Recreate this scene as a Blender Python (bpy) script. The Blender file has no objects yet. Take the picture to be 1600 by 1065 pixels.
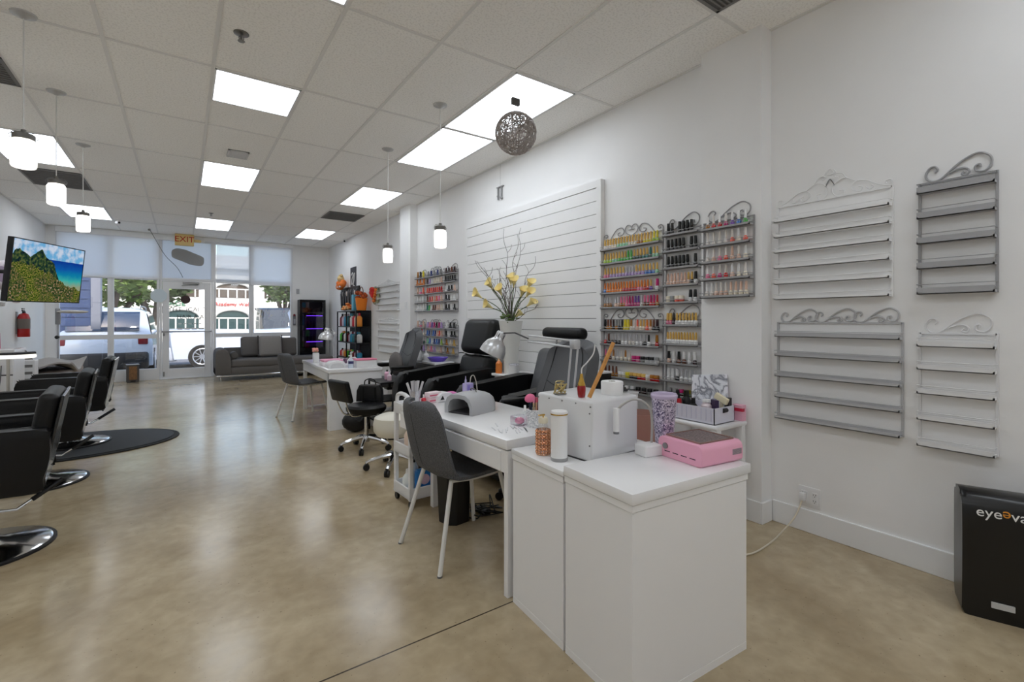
import bpy, bmesh, math, random
from mathutils import Vector, Matrix, Euler
R = math.radians
PI = math.pi
random.seed(7)
# ------------------------------------------------------------------ camera
sc = bpy.context.scene
COL = sc.collection
cam = bpy.data.cameras.new('camera')
cam.sensor_fit = 'HORIZONTAL'; cam.sensor_width = 36.0
cam.lens = 735.8 / 1600 * 36.0
cam.shift_y = -(532.5 - 500.1) / 1600.0
cam.clip_start = 0.05; cam.clip_end = 300
camo = bpy.data.objects.new('camera', cam); COL.objects.link(camo)
camo.location = (0, 0, 1.266); camo.rotation_euler = (R(90), 0, R(-34.957))
sc.camera = camo
# ------------------------------------------------------------------ world + sun
w = bpy.data.worlds.new('world'); sc.world = w; w.use_nodes = True
wn = w.node_tree.nodes; wl = w.node_tree.links
sky = wn.new('ShaderNodeTexSky'); sky.sky_type = 'NISHITA'; sky.sun_disc = False
sky.sun_elevation = R(48); sky.sun_rotation = R(190); sky.air_density = 1.2; sky.dust_density = 1.5
wl.new(sky.outputs[0], wn['Background'].inputs[0]); wn['Background'].inputs[1].default_value = 0.44
sun = bpy.data.lights.new('sun', 'SUN'); sun.energy = 3.9; sun.angle = R(3); sun.color = (1, .96, .9)
suno = bpy.data.objects.new('sun', sun); COL.objects.link(suno)
suno.location = (0, -10, 20); suno.rotation_euler = (R(44), 0, R(18))
# ------------------------------------------------------------------ exposure
sc.cycles.diffuse_bounces = 10; sc.cycles.max_bounces = 14; sc.cycles.transparent_max_bounces = 16
sc.view_settings.view_transform = 'Standard'; sc.view_settings.look = 'None'
sc.view_settings.exposure = 0.0; sc.view_settings.gamma = 1.0; sc.view_settings.use_curve_mapping = False
PANEL = 5.0      # emission of the ceiling panels
BULB = 60.0       # emission of the pendant bulbs

# ------------------------------------------------------------------ materials
def lin(c):
    return tuple((x / 255 / 12.92) if x / 255 <= .04045 else ((x / 255 + .055) / 1.055) ** 2.4 for x in c)
MC = {}
def M(c, rough=.5, metal=0., coat=0., emit=0., trans=0., noise=0., nscale=20., bump=0., bscale=60., spec=.5, alpha=1., name=None, ior=1.45):
    key = (tuple(c), rough, metal, coat, emit, trans, noise, nscale, bump, bscale, spec, alpha)
    if key in MC: return MC[key]
    m = bpy.data.materials.new(name or 'surface'); m.use_nodes = True
    nt = m.node_tree; b = nt.nodes['Principled BSDF']
    col = lin(c) + (1,)
    b.inputs['Base Color'].default_value = col
    b.inputs['Roughness'].default_value = rough; b.inputs['Metallic'].default_value = metal
    b.inputs['Coat Weight'].default_value = coat; b.inputs['Transmission Weight'].default_value = trans
    b.inputs['Specular IOR Level'].default_value = spec; b.inputs['Alpha'].default_value = alpha
    b.inputs['IOR'].default_value = ior
    if emit: b.inputs['Emission Color'].default_value = col; b.inputs['Emission Strength'].default_value = emit
    if noise or bump:
        tc = nt.nodes.new('ShaderNodeTexCoord')
    if noise:
        n = nt.nodes.new('ShaderNodeTexNoise'); n.inputs['Scale'].default_value = nscale; n.inputs['Detail'].default_value = 5
        nt.links.new(tc.outputs['Object'], n.inputs['Vector'])
        rp = nt.nodes.new('ShaderNodeValToRGB')
        rp.color_ramp.elements[0].position = .35; rp.color_ramp.elements[1].position = .65
        rp.color_ramp.elements[0].color = tuple(x * (1 - noise) for x in col[:3]) + (1,)
        rp.color_ramp.elements[1].color = tuple(min(1, x * (1 + noise)) for x in col[:3]) + (1,)
        nt.links.new(n.outputs['Fac'], rp.inputs[0]); nt.links.new(rp.outputs[0], b.inputs['Base Color'])
    if bump:
        n2 = nt.nodes.new('ShaderNodeTexNoise'); n2.inputs['Scale'].default_value = bscale; n2.inputs['Detail'].default_value = 4
        nt.links.new(tc.outputs['Object'], n2.inputs['Vector'])
        bp = nt.nodes.new('ShaderNodeBump'); bp.inputs['Strength'].default_value = bump; bp.inputs['Distance'].default_value = .01
        nt.links.new(n2.outputs['Fac'], bp.inputs['Height']); nt.links.new(bp.outputs[0], b.inputs['Normal'])
    MC[key] = m
    return m
def emis(c, s, name='light'):
    key = ('e', tuple(c), s)
    if key in MC: return MC[key]
    m = bpy.data.materials.new(name); m.use_nodes = True; nt = m.node_tree; nt.nodes.clear()
    o = nt.nodes.new('ShaderNodeOutputMaterial'); e = nt.nodes.new('ShaderNodeEmission')
    e.inputs[0].default_value = lin(c) + (1,); e.inputs[1].default_value = s
    nt.links.new(e.outputs[0], o.inputs[0]); MC[key] = m; return m
def mixmat(name, kind, c, fac, rough=.05, c2=(255, 255, 255), trl=0.):
    """transparent pane: transparent mixed with glossy, or sheer cloth: transparent mixed with diffuse+translucent"""
    m = bpy.data.materials.new(name); m.use_nodes = True; nt = m.node_tree; nt.nodes.clear()
    o = nt.nodes.new('ShaderNodeOutputMaterial'); mx = nt.nodes.new('ShaderNodeMixShader'); mx.inputs[0].default_value = fac
    t = nt.nodes.new('ShaderNodeBsdfTransparent'); t.inputs[0].default_value = lin(c2) + (1,)
    if kind == 'glass':
        g = nt.nodes.new('ShaderNodeBsdfGlossy'); g.inputs[0].default_value = lin(c) + (1,); g.inputs[1].default_value = rough
    else:
        d = nt.nodes.new('ShaderNodeBsdfDiffuse'); d.inputs[0].default_value = lin(c) + (1,)
        r = nt.nodes.new('ShaderNodeBsdfTranslucent'); r.inputs[0].default_value = lin(c) + (1,)
        g = nt.nodes.new('ShaderNodeMixShader'); g.inputs[0].default_value = trl
        nt.links.new(d.outputs[0], g.inputs[1]); nt.links.new(r.outputs[0], g.inputs[2])
    nt.links.new(t.outputs[0], mx.inputs[1]); nt.links.new(g.outputs[0], mx.inputs[2]); nt.links.new(mx.outputs[0], o.inputs[0])
    return m

WHITE_WALL = M((240, 240, 240), .6, noise=.01, nscale=3, bump=.03, bscale=90, name='wall_paint')
TRIMW = M((238, 239, 240), .4, name='trim_paint')
LAC = M((240, 240, 241), .22, coat=.3, name='white_laminate')
WPL = M((232, 232, 233), .35, name='white_plastic')
WMET = M((228, 227, 224), .35, name='white_metal')
BLKL = M((9, 9, 10), .4, spec=.4, bump=.12, bscale=140, name='black_leather')
BLKP = M((14, 14, 15), .42, name='black_plastic')
GRYL = M((84, 85, 88), .45, bump=.1, bscale=120, name='grey_leather')
CHR = M((215, 216, 218), .12, metal=1, name='chrome')
STEEL = M((150, 150, 150), .32, metal=1, name='steel')
PEWT = M((112, 110, 106), .5, metal=.7, name='pewter_metal')
RGREY = M((186, 186, 188), .5, name='rack_grey_paint')
RWHT = M((236, 236, 236), .5, name='rack_white_paint')
GOLD = M((212, 172, 84), .25, metal=.9, name='gold')
RGOLD = M((226, 168, 130), .25, metal=.9, name='rose_gold')
FELT = M((92, 93, 96), .95, noise=.35, nscale=220, bump=.3, bscale=300, name='grey_felt')
SOFAM = M((104, 101, 99), .95, noise=.12, nscale=160, bump=.2, bscale=300, name='sofa_cloth')
GLASS = mixmat('window_glass', 'glass', (255, 255, 255), .06, .01)
JARG = mixmat('jar_glass', 'glass', (255, 255, 255), .14, .05, (250, 252, 252))
JARF = mixmat('lamp_jar_glass', 'cloth', (255, 255, 255), .34, c2=(252, 254, 255), trl=.55)
CLEARP = mixmat('clear_plastic', 'glass', (255, 255, 255), .25, .15, (244, 244, 248))
PINKCL = mixmat('pink_clear_plastic', 'cloth', (205, 170, 160), .62, c2=(240, 215, 208), trl=.4)

# ------------------------------------------------------------------ mesh helpers
def nb(): return bmesh.new()
def BX(bm, x0, x1, y0, y1, z0, z1, bev=0., seg=2, T=None):
    b2 = bmesh.new(); bmesh.ops.create_cube(b2, size=1)
    for v in b2.verts:
        v.co = Vector(((x0 + x1) / 2 + v.co.x * (x1 - x0), (y0 + y1) / 2 + v.co.y * (y1 - y0), (z0 + z1) / 2 + v.co.z * (z1 - z0)))
    if bev: bmesh.ops.bevel(b2, geom=b2.edges[:], offset=bev, segments=seg, affect='EDGES', profile=.5)
    join(bm, b2, T); return bm
def join(bm, b2, T=None):
    if T is not None: bmesh.ops.transform(b2, matrix=T, verts=b2.verts)
    vm = {}
    for v in b2.verts: vm[v] = bm.verts.new(v.co)
    for f in b2.faces:
        try: bm.faces.new([vm[v] for v in f.verts])
        except ValueError: pass
    b2.free()
def frame_of(d):
    d = d.normalized(); a = Vector((0, 0, 1)) if abs(d.z) < .9 else Vector((1, 0, 0))
    u = d.cross(a).normalized(); return u, d.cross(u).normalized()
def CY(bm, p0, p1, r0, r1=None, n=14, cap=True):
    p0 = Vector(p0); p1 = Vector(p1); r1 = r0 if r1 is None else r1
    u, v = frame_of(p1 - p0); A = []; B = []
    for i in range(n):
        a = 2 * PI * i / n; d = u * math.cos(a) + v * math.sin(a)
        A.append(bm.verts.new(p0 + d * r0)); B.append(bm.verts.new(p1 + d * r1))
    for i in range(n): bm.faces.new((A[i], A[(i + 1) % n], B[(i + 1) % n], B[i]))
    if cap: bm.faces.new(A[::-1]); bm.faces.new(B)
    return bm
def TB(bm, pts, r, n=8, closed=False, rs=None):
    pts = [Vector(p) for p in pts]; m = len(pts); rings = []; pu = None
    for i, p in enumerate(pts):
        if closed: d = pts[(i + 1) % m] - pts[i - 1]
        else: d = pts[min(i + 1, m - 1)] - pts[max(i - 1, 0)]
        if d.length < 1e-9: d = Vector((0, 0, 1))
        d.normalize()
        if pu is None: u, v = frame_of(d)
        else:
            u = pu - d * pu.dot(d)
            if u.length < 1e-6: u, v = frame_of(d)
            u.normalize(); v = d.cross(u)
        pu = u; rr = rs[i] if rs else r
        rings.append([bm.verts.new(p + (u * math.cos(2 * PI * k / n) + v * math.sin(2 * PI * k / n)) * rr) for k in range(n)])
    for i in range(m if closed else m - 1):
        a, b = rings[i], rings[(i + 1) % m]
        for k in range(n):
            try: bm.faces.new((a[k], a[(k + 1) % n], b[(k + 1) % n], b[k]))
            except ValueError: pass
    if not closed:
        bm.faces.new(rings[0][::-1]); bm.faces.new(rings[-1])
    return bm
def LT(bm, prof, n=24, c=(0, 0, 0), T=None, sx=1., sy=1.):
    b2 = bmesh.new(); rings = []
    for r, z in prof:
        if r < 1e-6: rings.append([b2.verts.new((c[0], c[1], c[2] + z))])
        else: rings.append([b2.verts.new((c[0] + sx * r * math.cos(2 * PI * k / n), c[1] + sy * r * math.sin(2 * PI * k / n), c[2] + z)) for k in range(n)])
    for a, b in zip(rings, rings[1:]):
        for k in range(n):
            k2 = (k + 1) % n
            if len(a) == 1 and len(b) == 1: continue
            if len(a) == 1: b2.faces.new((a[0], b[k2], b[k]))
            elif len(b) == 1: b2.faces.new((a[k], a[k2], b[0]))
            else: b2.faces.new((a[k], a[k2], b[k2], b[k]))
    join(bm, b2, T); return bm
def SP(bm, c, r, s=(1, 1, 1), n=16, T=None):
    b2 = bmesh.new(); bmesh.ops.create_uvsphere(b2, u_segments=n, v_segments=max(6, n // 2), radius=r)
    for v in b2.verts: v.co = Vector((c[0] + v.co.x * s[0], c[1] + v.co.y * s[1], c[2] + v.co.z * s[2]))
    join(bm, b2, T); return bm
def PR(bm, poly, ax, a, b, bev=0.):
    """extrude a 2D polygon along axis ax ('x','y','z') from a to b"""
    def P(p, t): return {'x': (t, p[0], p[1]), 'y': (p[0], t, p[1]), 'z': (p[0], p[1], t)}[ax]
    b2 = bmesh.new()
    A = [b2.verts.new(P(p, a)) for p in poly]; B = [b2.verts.new(P(p, b)) for p in poly]; n = len(poly)
    for i in range(n): b2.faces.new((A[i], A[(i + 1) % n], B[(i + 1) % n], B[i]))
    fa = b2.faces.new(A[::-1]); fb = b2.faces.new(B)
    if bev:
        ed = list(set(list(fa.edges) + list(fb.edges)))
        bmesh.ops.bevel(b2, geom=ed, offset=bev, segments=3, affect='EDGES', profile=.5)
    join(bm, b2); return bm
def crom(P, k=6, closed=False):
    P = [Vector(p) for p in P]; out = []; n = len(P)
    for i in range(n if closed else n - 1):
        if closed: p0, p1, p2, p3 = P[i - 1], P[i], P[(i + 1) % n], P[(i + 2) % n]
        else: p0, p1, p2, p3 = P[max(i - 1, 0)], P[i], P[i + 1], P[min(i + 2, n - 1)]
        for j in range(k):
            t = j / k
            out.append(.5 * ((2 * p1) + (p2 - p0) * t + (2 * p0 - 5 * p1 + 4 * p2 - p3) * t * t + (3 * p1 - p0 - 3 * p2 + p3) * t ** 3))
    if not closed: out.append(P[-1])
    return out
def TR(loc=(0, 0, 0), rz=0, rx=0, ry=0):
    return Matrix.Translation(loc) @ Euler((rx, ry, rz), 'XYZ').to_matrix().to_4x4()
def SURF(bm, F, nu, nv, th=0.):
    """grid surface F(u,v)->Vector; th gives it thickness along its normals"""
    P = [[F(i / nu, j / nv) for j in range(nv + 1)] for i in range(nu + 1)]
    g = [[bm.verts.new(p) for p in row] for row in P]
    for i in range(nu):
        for j in range(nv): bm.faces.new((g[i][j], g[i + 1][j], g[i + 1][j + 1], g[i][j + 1]))
    if th:
        def nrm(i, j):
            a = P[min(i + 1, nu)][j] - P[max(i - 1, 0)][j]; b = P[i][min(j + 1, nv)] - P[i][max(j - 1, 0)]
            n = a.cross(b); return n.normalized() if n.length > 1e-9 else Vector((0, 0, 1))
        h = [[bm.verts.new(P[i][j] + nrm(i, j) * th) for j in range(nv + 1)] for i in range(nu + 1)]
        for i in range(nu):
            for j in range(nv): bm.faces.new((h[i][j], h[i][j + 1], h[i + 1][j + 1], h[i + 1][j]))
        for i in range(nu):
            bm.faces.new((g[i][0], h[i][0], h[i + 1][0], g[i + 1][0])); bm.faces.new((g[i][nv], g[i + 1][nv], h[i + 1][nv], h[i][nv]))
        for j in range(nv):
            bm.faces.new((g[0][j], g[0][j + 1], h[0][j + 1], h[0][j])); bm.faces.new((g[nu][j], h[nu][j], h[nu][j + 1], g[nu][j + 1]))
    return bm

def mesh_of(name, bm, mat, sm=35):
    bmesh.ops.recalc_face_normals(bm, faces=bm.faces[:])
    me = bpy.data.meshes.new(name); bm.to_mesh(me); bm.free()
    if sm:
        me.shade_smooth(); me.set_sharp_from_angle(angle=R(sm))
    if mat: me.materials.append(mat)
    return me
def ob(name, bm, mat, parent=None, sm=35, label=None, loc=None):
    o = bpy.data.objects.new(name, mesh_of(name, bm, mat, sm)); COL.objects.link(o)
    if parent is not None: o.parent = parent
    if label: o['label'] = label
    if loc: o.location = loc
    return o
def tag(o, label, cat, group=None, kind=None):
    o['label'] = label; o['category'] = cat
    if group: o['group'] = group
    if kind: o['kind'] = kind
    return o
def thing(name, label, cat, loc=(0, 0, 0), rz=0., group=None):
    o = bpy.data.objects.new(name, None); COL.objects.link(o); o.location = loc; o.rotation_euler = (0, 0, rz)
    o.empty_display_size = .1
    return tag(o, label, cat, group)
def single(name, bm, mat, label, cat, loc=(0, 0, 0), rz=0., group=None, sm=35):
    o = ob(name, bm, mat, None, sm); o.location = loc; o.rotation_euler = (0, 0, rz)
    return tag(o, label, cat, group)
def struct(name, bm, mat, parent=None, sm=35):
    o = ob(name, bm, mat, parent, sm)
    if parent is None: o['kind'] = 'structure'
    return o
def copy_tree(o, parent=None):
    c = o.copy(); COL.objects.link(c); c.parent = parent
    for ch in list(o.children): copy_tree(ch, c)
    return c
def text_bm(s, size, depth=.001, align='CENTER'):
    cu = bpy.data.curves.new('t', 'FONT'); cu.body = s; cu.size = size; cu.extrude = depth; cu.align_x = align; cu.align_y = 'CENTER'
    cu.resolution_u = 3
    o = bpy.data.objects.new('t', cu); COL.objects.link(o)
    dg = bpy.context.evaluated_depsgraph_get(); me = bpy.data.meshes.new_from_object(o.evaluated_get(dg))
    bm = bmesh.new(); bm.from_mesh(me); bpy.data.objects.remove(o); bpy.data.curves.remove(cu); bpy.data.meshes.remove(me)
    return bm
def text(name, s, size, T, mat, parent=None, depth=.001, align='CENTER'):
    bm = text_bm(s, size, depth, align); bmesh.ops.transform(bm, matrix=T, verts=bm.verts)
    return ob(name, bm, mat, parent, 0)
ORD = ['first', 'second', 'third', 'fourth', 'fifth', 'sixth', 'seventh', 'eighth', 'ninth', 'tenth', 'eleventh', 'twelfth',
       'thirteenth', 'fourteenth', 'fifteenth', 'sixteenth', 'seventeenth', 'eighteenth', 'nineteenth', 'twentieth', 'twenty-first', 'twenty-second']

# ------------------------------------------------------------------ room shell
XL, XR, YF, YB, CZ = -2.17, 3.07, 12.58, -3.2, 3.107
# floor: polished concrete
def floor_mat():
    m = bpy.data.materials.new('polished_concrete'); m.use_nodes = True; nt = m.node_tree; b = nt.nodes['Principled BSDF']
    L = nt.links.new; N = nt.nodes.new
    tc = N('ShaderNodeTexCoord')
    def noise(s, d, dist=0.):
        n = N('ShaderNodeTexNoise'); n.inputs['Scale'].default_value = s; n.inputs['Detail'].default_value = d; n.inputs['Distortion'].default_value = dist
        L(tc.outputs['Object'], n.inputs['Vector']); return n
    def ramp(n, a, b_, p0, p1):
        r = N('ShaderNodeValToRGB'); r.color_ramp.elements[0].position = p0; r.color_ramp.elements[1].position = p1
        r.color_ramp.elements[0].color = a; r.color_ramp.elements[1].color = b_; L(n.outputs['Fac'], r.inputs[0]); return r
    n1 = noise(1.3, 8, .6); n2 = noise(14, 8, .3); n3 = noise(70, 3); n4 = noise(9, 2)
    r1 = ramp(n1, lin((162, 142, 110)) + (1,), lin((206, 190, 160)) + (1,), .3, .7)
    r2 = ramp(n2, (.66, .64, .6, 1), (1.0, 1.0, 1.0, 1), .3, .72)
    mul = N('ShaderNodeMixRGB'); mul.blend_type = 'MULTIPLY'; mul.inputs[0].default_value = .55
    L(r1.outputs[0], mul.inputs[1]); L(r2.outputs[0], mul.inputs[2])
    r3 = ramp(n3, (.25, .2, .15, 1), (1, 1, 1, 1), .27, .32)
    mul2 = N('ShaderNodeMixRGB'); mul2.blend_type = 'MULTIPLY'; mul2.inputs[0].default_value = .6
    L(mul.outputs[0], mul2.inputs[1]); L(r3.outputs[0], mul2.inputs[2])
    # saw-cut joints running across the room
    sx = N('ShaderNodeSeparateXYZ'); L(tc.outputs['Object'], sx.inputs[0])
    last = mul2
    for y0 in (1.737, 6.9):
        sb = N('ShaderNodeMath'); sb.operation = 'SUBTRACT'; sb.inputs[1].default_value = y0; L(sx.outputs['Y'], sb.inputs[0])
        ab = N('ShaderNodeMath'); ab.operation = 'ABSOLUTE'; L(sb.outputs[0], ab.inputs[0])
        lt = N('ShaderNodeMath'); lt.operation = 'LESS_THAN'; lt.inputs[1].default_value = .0035; L(ab.outputs[0], lt.inputs[0])
        mm = N('ShaderNodeMixRGB'); mm.inputs[2].default_value = lin((62, 52, 40)) + (1,)
        L(lt.outputs[0], mm.inputs[0]); L(last.outputs[0], mm.inputs[1]); last = mm
    L(last.outputs[0], b.inputs['Base Color'])
    rr = N('ShaderNodeMapRange'); rr.inputs['To Min'].default_value = .15; rr.inputs['To Max'].default_value = .24
    L(n2.outputs['Fac'], rr.inputs['Value']); L(rr.outputs[0], b.inputs['Roughness'])
    b.inputs['Coat Weight'].default_value = .0; b.inputs['Coat Roughness'].default_value = .05
    bp = N('ShaderNodeBump'); bp.inputs['Strength'].default_value = .07; bp.inputs['Distance'].default_value = .01
    L(n4.outputs['Fac'], bp.inputs['Height']); L(bp.outputs[0], b.inputs['Normal']); L(bp.outputs[0], b.inputs['Coat Normal'])
    return m
struct('floor', BX(nb(), XL - .1, XR + .1, YB - .1, YF + .1, -.1, 0), floor_mat())
# ceiling tiles
def ceil_mat():
    m = bpy.data.materials.new('ceiling_tile'); m.use_nodes = True; nt = m.node_tree; b = nt.nodes['Principled BSDF']
    L = nt.links.new; N = nt.nodes.new; tc = N('ShaderNodeTexCoord')
    n = N('ShaderNodeTexNoise'); n.inputs['Scale'].default_value = 75; n.inputs['Detail'].default_value = 3; L(tc.outputs['Object'], n.inputs['Vector'])
    r = N('ShaderNodeValToRGB'); r.color_ramp.elements[0].position = .38; r.color_ramp.elements[1].position = .5
    r.color_ramp.elements[0].color = lin((240, 239, 236)) + (1,); r.color_ramp.elements[1].color = lin((254, 253, 250)) + (1,)
    L(n.outputs['Fac'], r.inputs[0]); L(r.outputs[0], b.inputs['Base Color']); b.inputs['Roughness'].default_value = .9
    bp = N('ShaderNodeBump'); bp.inputs['Strength'].default_value = .25; bp.inputs['Distance'].default_value = .005
    L(n.outputs['Fac'], bp.inputs['Height']); L(bp.outputs[0], b.inputs['Normal'])
    return m
ceil = struct('ceiling', BX(nb(), XL - .1, XR + .1, YB - .1, YF + .1, CZ, CZ + .1), ceil_mat())
GX = [.181 + .6096 * k for k in range(-4, 5)]          # grid lines along the room
GY = [2.824 + 1.2096 * k for k in range(-5, 9)]        # cross lines
g = nb()
for x in GX:
    if XL < x < XR: BX(g, x - .012, x + .012, YB, YF, CZ - .006, CZ + .002)
for y in GY:
    if YB < y < YF - .02: BX(g, XL, XR, y - .012, y + .012, CZ - .0055, CZ + .002)
BX(g, .181, .7906, 4.64, 4.664, CZ - .0055, CZ + .002)
BX(g, XL, XL + .025, YB, YF, CZ - .006, CZ + .002); BX(g, XR - .025, XR, YB, YF, CZ - .006, CZ + .002); BX(g, XL, XR, YF - .025, YF, CZ - .006, CZ + .002)
ob('ceiling_grid', g, M((232, 231, 229), .5, name='grid_metal'), ceil)
# walls
struct('wall_left', BX(nb(), XL - .1, XL, YB - .1, YF + .1, 0, CZ), WHITE_WALL)
wr = struct('wall_right', BX(nb(), XR, XR + .1, YB - .1, YF + .1, 0, CZ), WHITE_WALL)
struct('wall_back', BX(nb(), XL, XR, YB - .1, YB, 0, CZ), WHITE_WALL)
c = nb(); BX(c, 2.95, XR, 1.511, 1.925, 0, CZ); struct('wall_column', c, WHITE_WALL)
c = nb(); BX(c, 2.95, XR, 7.03, 7.46, 0, CZ); struct('wall_column', c, WHITE_WALL)
bb = nb(); T_ = .014
def seg_bb(x0, x1, y0, y1): BX(bb, x0, x1, y0, y1, 0, .134, .003, 1)
seg_bb(XR - T_, XR, YB, 1.511 - T_); seg_bb(2.95 - T_, XR - T_, 1.511 - T_, 1.511); seg_bb(2.95 - T_, 2.95, 1.511, 1.925 + T_); seg_bb(2.95 , XR - T_, 1.925, 1.925 + T_)
seg_bb(XR - T_, XR, 1.925 + T_, 7.03 - T_); seg_bb(2.95 - T_, XR, 7.03 - T_, 7.03); seg_bb(2.95 - T_, 2.95, 7.03, 7.46); seg_bb(XR - T_, XR, 7.46, YF)
struct('baseboard_right', bb, TRIMW)
struct('baseboard_left', BX(nb(), XL, XL + T_, YB, YF, 0, .134, .003, 1), TRIMW)
# storefront wall: solid bits, mullions, blinds, door
f = nb(); Y0, Y1 = 12.58, 12.70
BX(f, 2.21, XR, Y0, Y1, 0, CZ); BX(f, XL, -2.02, Y0, Y1, 0, CZ); BX(f, -2.02, 2.21, Y0, Y1, 3.03, CZ)
struct('wall_front', f, WHITE_WALL)
FR = M((228, 228, 229), .35, name='frame_paint')
def rect_frame(x0, x1, z0, z1, w=.05, y0=12.55, y1=12.62):
    b = nb(); BX(b, x0, x0 + w, y0, y1, z0, z1, .003, 1); BX(b, x1 - w, x1, y0, y1, z0, z1, .003, 1)
    BX(b, x0 + w, x1 - w, y0, y1, z0, z0 + w, .003, 1); BX(b, x0 + w, x1 - w, y0, y1, z1 - w, z1, .003, 1); return b
def window(n, x0, x1, w=.05, z0=.16, rail=True, curb=True):
    b = rect_frame(x0, x1, .0, 3.03, w)
    if curb: BX(b, x0 + w, x1 - w, 12.55, 12.62, .05, .24, .003, 1)
    if rail: BX(b, x0 + w, x1 - w, 12.55, 12.62, .88, .97, .003, 1)
    BX(b, x0 + w, x1 - w, 12.55, 12.62, 2.12, 2.2, .003, 1)
    o = struct('window_%d' % n, b, FR)
    ob('pane', BX(nb(), x0 + w, x1 - w, 12.585, 12.591, .05, 3.0), GLASS, o); return o
window(1, -2.02, -1.205); window(2, -1.205, -.405); window(3, .565, 1.32); window(4, 1.32, 2.21)
# transom over the door
tb = rect_frame(-.405, .565, 2.14, 3.03, .04); to = struct('window_5', tb, FR)
ob('pane', BX(nb(), -.365, .525, 12.585, 12.591, 2.18, 2.99), mixmat('frosted_film', 'cloth', (232, 232, 232), .9, trl=.6), to)
el = nb()
pts = [(-.19, 2.78), (-.2, 2.68), (-.17, 2.62), (0, 2.55), (.15, 2.49), (.32, 2.475), (.38, 2.52), (.39, 2.62), (.36, 2.68), (.2, 2.75), (.05, 2.81), (-.1, 2.83)]
PR(el, [(p.x, p.y) for p in crom([(a, b, 0) for a, b in pts], 4, True)], 'y', 12.578, 12.584)
ob('film_patch', el, M((150, 150, 150), .6), to)
# the door
d = rect_frame(-.40, .56, .0, 2.14, .035, 12.56, 12.62); BX(d, -.4, .56, 12.5, 12.64, 0, .02, .004, 1)
dr = struct('door_1', d, FR)
dl = nb(); X0, X1 = -.36, .52
BX(dl, X0, X0 + .12, 12.565, 12.61, .03, 2.1, .003, 1); BX(dl, X1 - .12, X1, 12.565, 12.61, .03, 2.1, .003, 1)
BX(dl, X0 + .12, X1 - .12, 12.565, 12.61, .03, .22, .003, 1); BX(dl, X0 + .12, X1 - .12, 12.565, 12.61, 1.95, 2.1, .003, 1)
ob('door_leaf', dl, FR, dr)
ob('pane', BX(nb(), X0 + .12, X1 - .12, 12.585, 12.591, .22, 1.95), GLASS, dr)
b = nb(); TB(b, [(-.36, 12.55, 1.02), (-.34, 12.51, 1.02), (.5, 12.51, 1.02), (.52, 12.55, 1.02)], .014, 8); ob('push_bar', b, STEEL, dr)
b = nb(); BX(b, .0, .3, 12.52, 12.565, 2.06, 2.1, .005, 1); TB(b, [(.28, 12.54, 2.05), (.1, 12.48, 2.03), (-.02, 12.54, 2.02)], .008, 6); ob('door_closer', b, STEEL, dr)
b = nb(); BX(b, -.345, -.315, 12.55, 12.57, .93, .99, .003, 1); BX(b, -.345, -.32, 12.54, 12.57, .06, .16, .004, 1); ob('lock', b, STEEL, dr)
INK = M((45, 42, 42), .6)
Tv = TR((.09, 12.583, 1.5), rx=PI / 2)
text('lettering', 'YHT  ICAL T', .13, Tv, INK, dr)
text('lettering', 'HAIR A A', .12, TR((.14, 12.583, 1.34), rx=PI / 2), INK, dr)
b = nb()
for k in range(4): BX(b, -.1 + k * .13, .0 + k * .13, 12.58, 12.584, 1.06, 1.1)
for k in range(5): BX(b, -.08 + k * .09, -.02 + k * .09, 12.58, 12.584, 1.18, 1.2)
ob('lettering', b, M((225, 225, 225), .6), dr)
b = nb(); LT(b, [(0, 0), (.09, 0), (.09, .003), (0, .003)], 24, T=TR((.05, 12.583, 1.72), rx=PI / 2)); ob('sticker', b, M((58, 36, 36), .5), dr, label='dark round sticker')
b = nb(); LT(b, [(0, 0), (.15, 0), (.15, .003), (0, .003)], 8, T=TR((-.42, 12.54, 1.79), rx=PI / 2) @ TR(rz=PI / 8))
single('window_decal', b, M((206, 218, 224), .5), 'pale octagonal sticker beside the left edge of the glass door', 'sticker')
# roller shades
SH = mixmat('shade_cloth', 'cloth', (250, 250, 250), .9, trl=.6)
SH2 = mixmat('sheer_shade_cloth', 'cloth', (236, 236, 236), .55, trl=.5)
t = thing('roller_shade', 'wide white roller shade across the two left windows under a valance box', 'shade', (-1.2, 12.5, 2.15))
ob('shade_cloth', BX(nb(), -.8, .78, 0, .003, 0, .86), SH, t); ob('valance', BX(nb(), -.82, 1.6, -.04, .045, .83, .94, .006, 1), TRIMW, t); ob('hem_bar', BX(nb(), -.8, .78, -.008, .01, -.02, .01, .003, 1), TRIMW, t)
t = thing('roller_shade', 'sheer white roller shade in the window just right of the glass door', 'shade', (.62, 12.51, 2.12))
ob('shade_cloth', BX(nb(), 0, .66, 0, .003, 0, .88), SH2, t); ob('hem_bar', BX(nb(), 0, .66, -.008, .01, -.02, .01, .003, 1), TRIMW, t)
t = thing('roller_shade', 'opaque white roller shade in the rightmost storefront window', 'shade', (1.32, 12.51, 2.11))
ob('shade_cloth', BX(nb(), -.02, .84, 0, .003, 0, .88), SH, t); ob('hem_bar', BX(nb(), -.02, .84, -.008, .01, -.02, .01, .003, 1), TRIMW, t)
struct('trim_1', BX(nb(), -2.0, 2.21, 12.47, 12.58, 3.02, CZ - .008, .004, 1), TRIMW)
# hanging cable near the shade
b = nb(); TB(b, crom([(-.55, 11.9, 3.1), (-.53, 11.93, 3.06), (-.45, 12.05, 2.9), (-.3, 12.25, 2.62), (-.1, 12.45, 2.4), (.0, 12.52, 2.2)]), .006, 6); SP(b, (-.55, 11.9, 3.08), .025, (1, 1, .8), 10)
single('cable', b, M((120, 118, 116), .5), 'thin grey cable drooping from the ceiling to the top of the glass door', 'cable')
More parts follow.
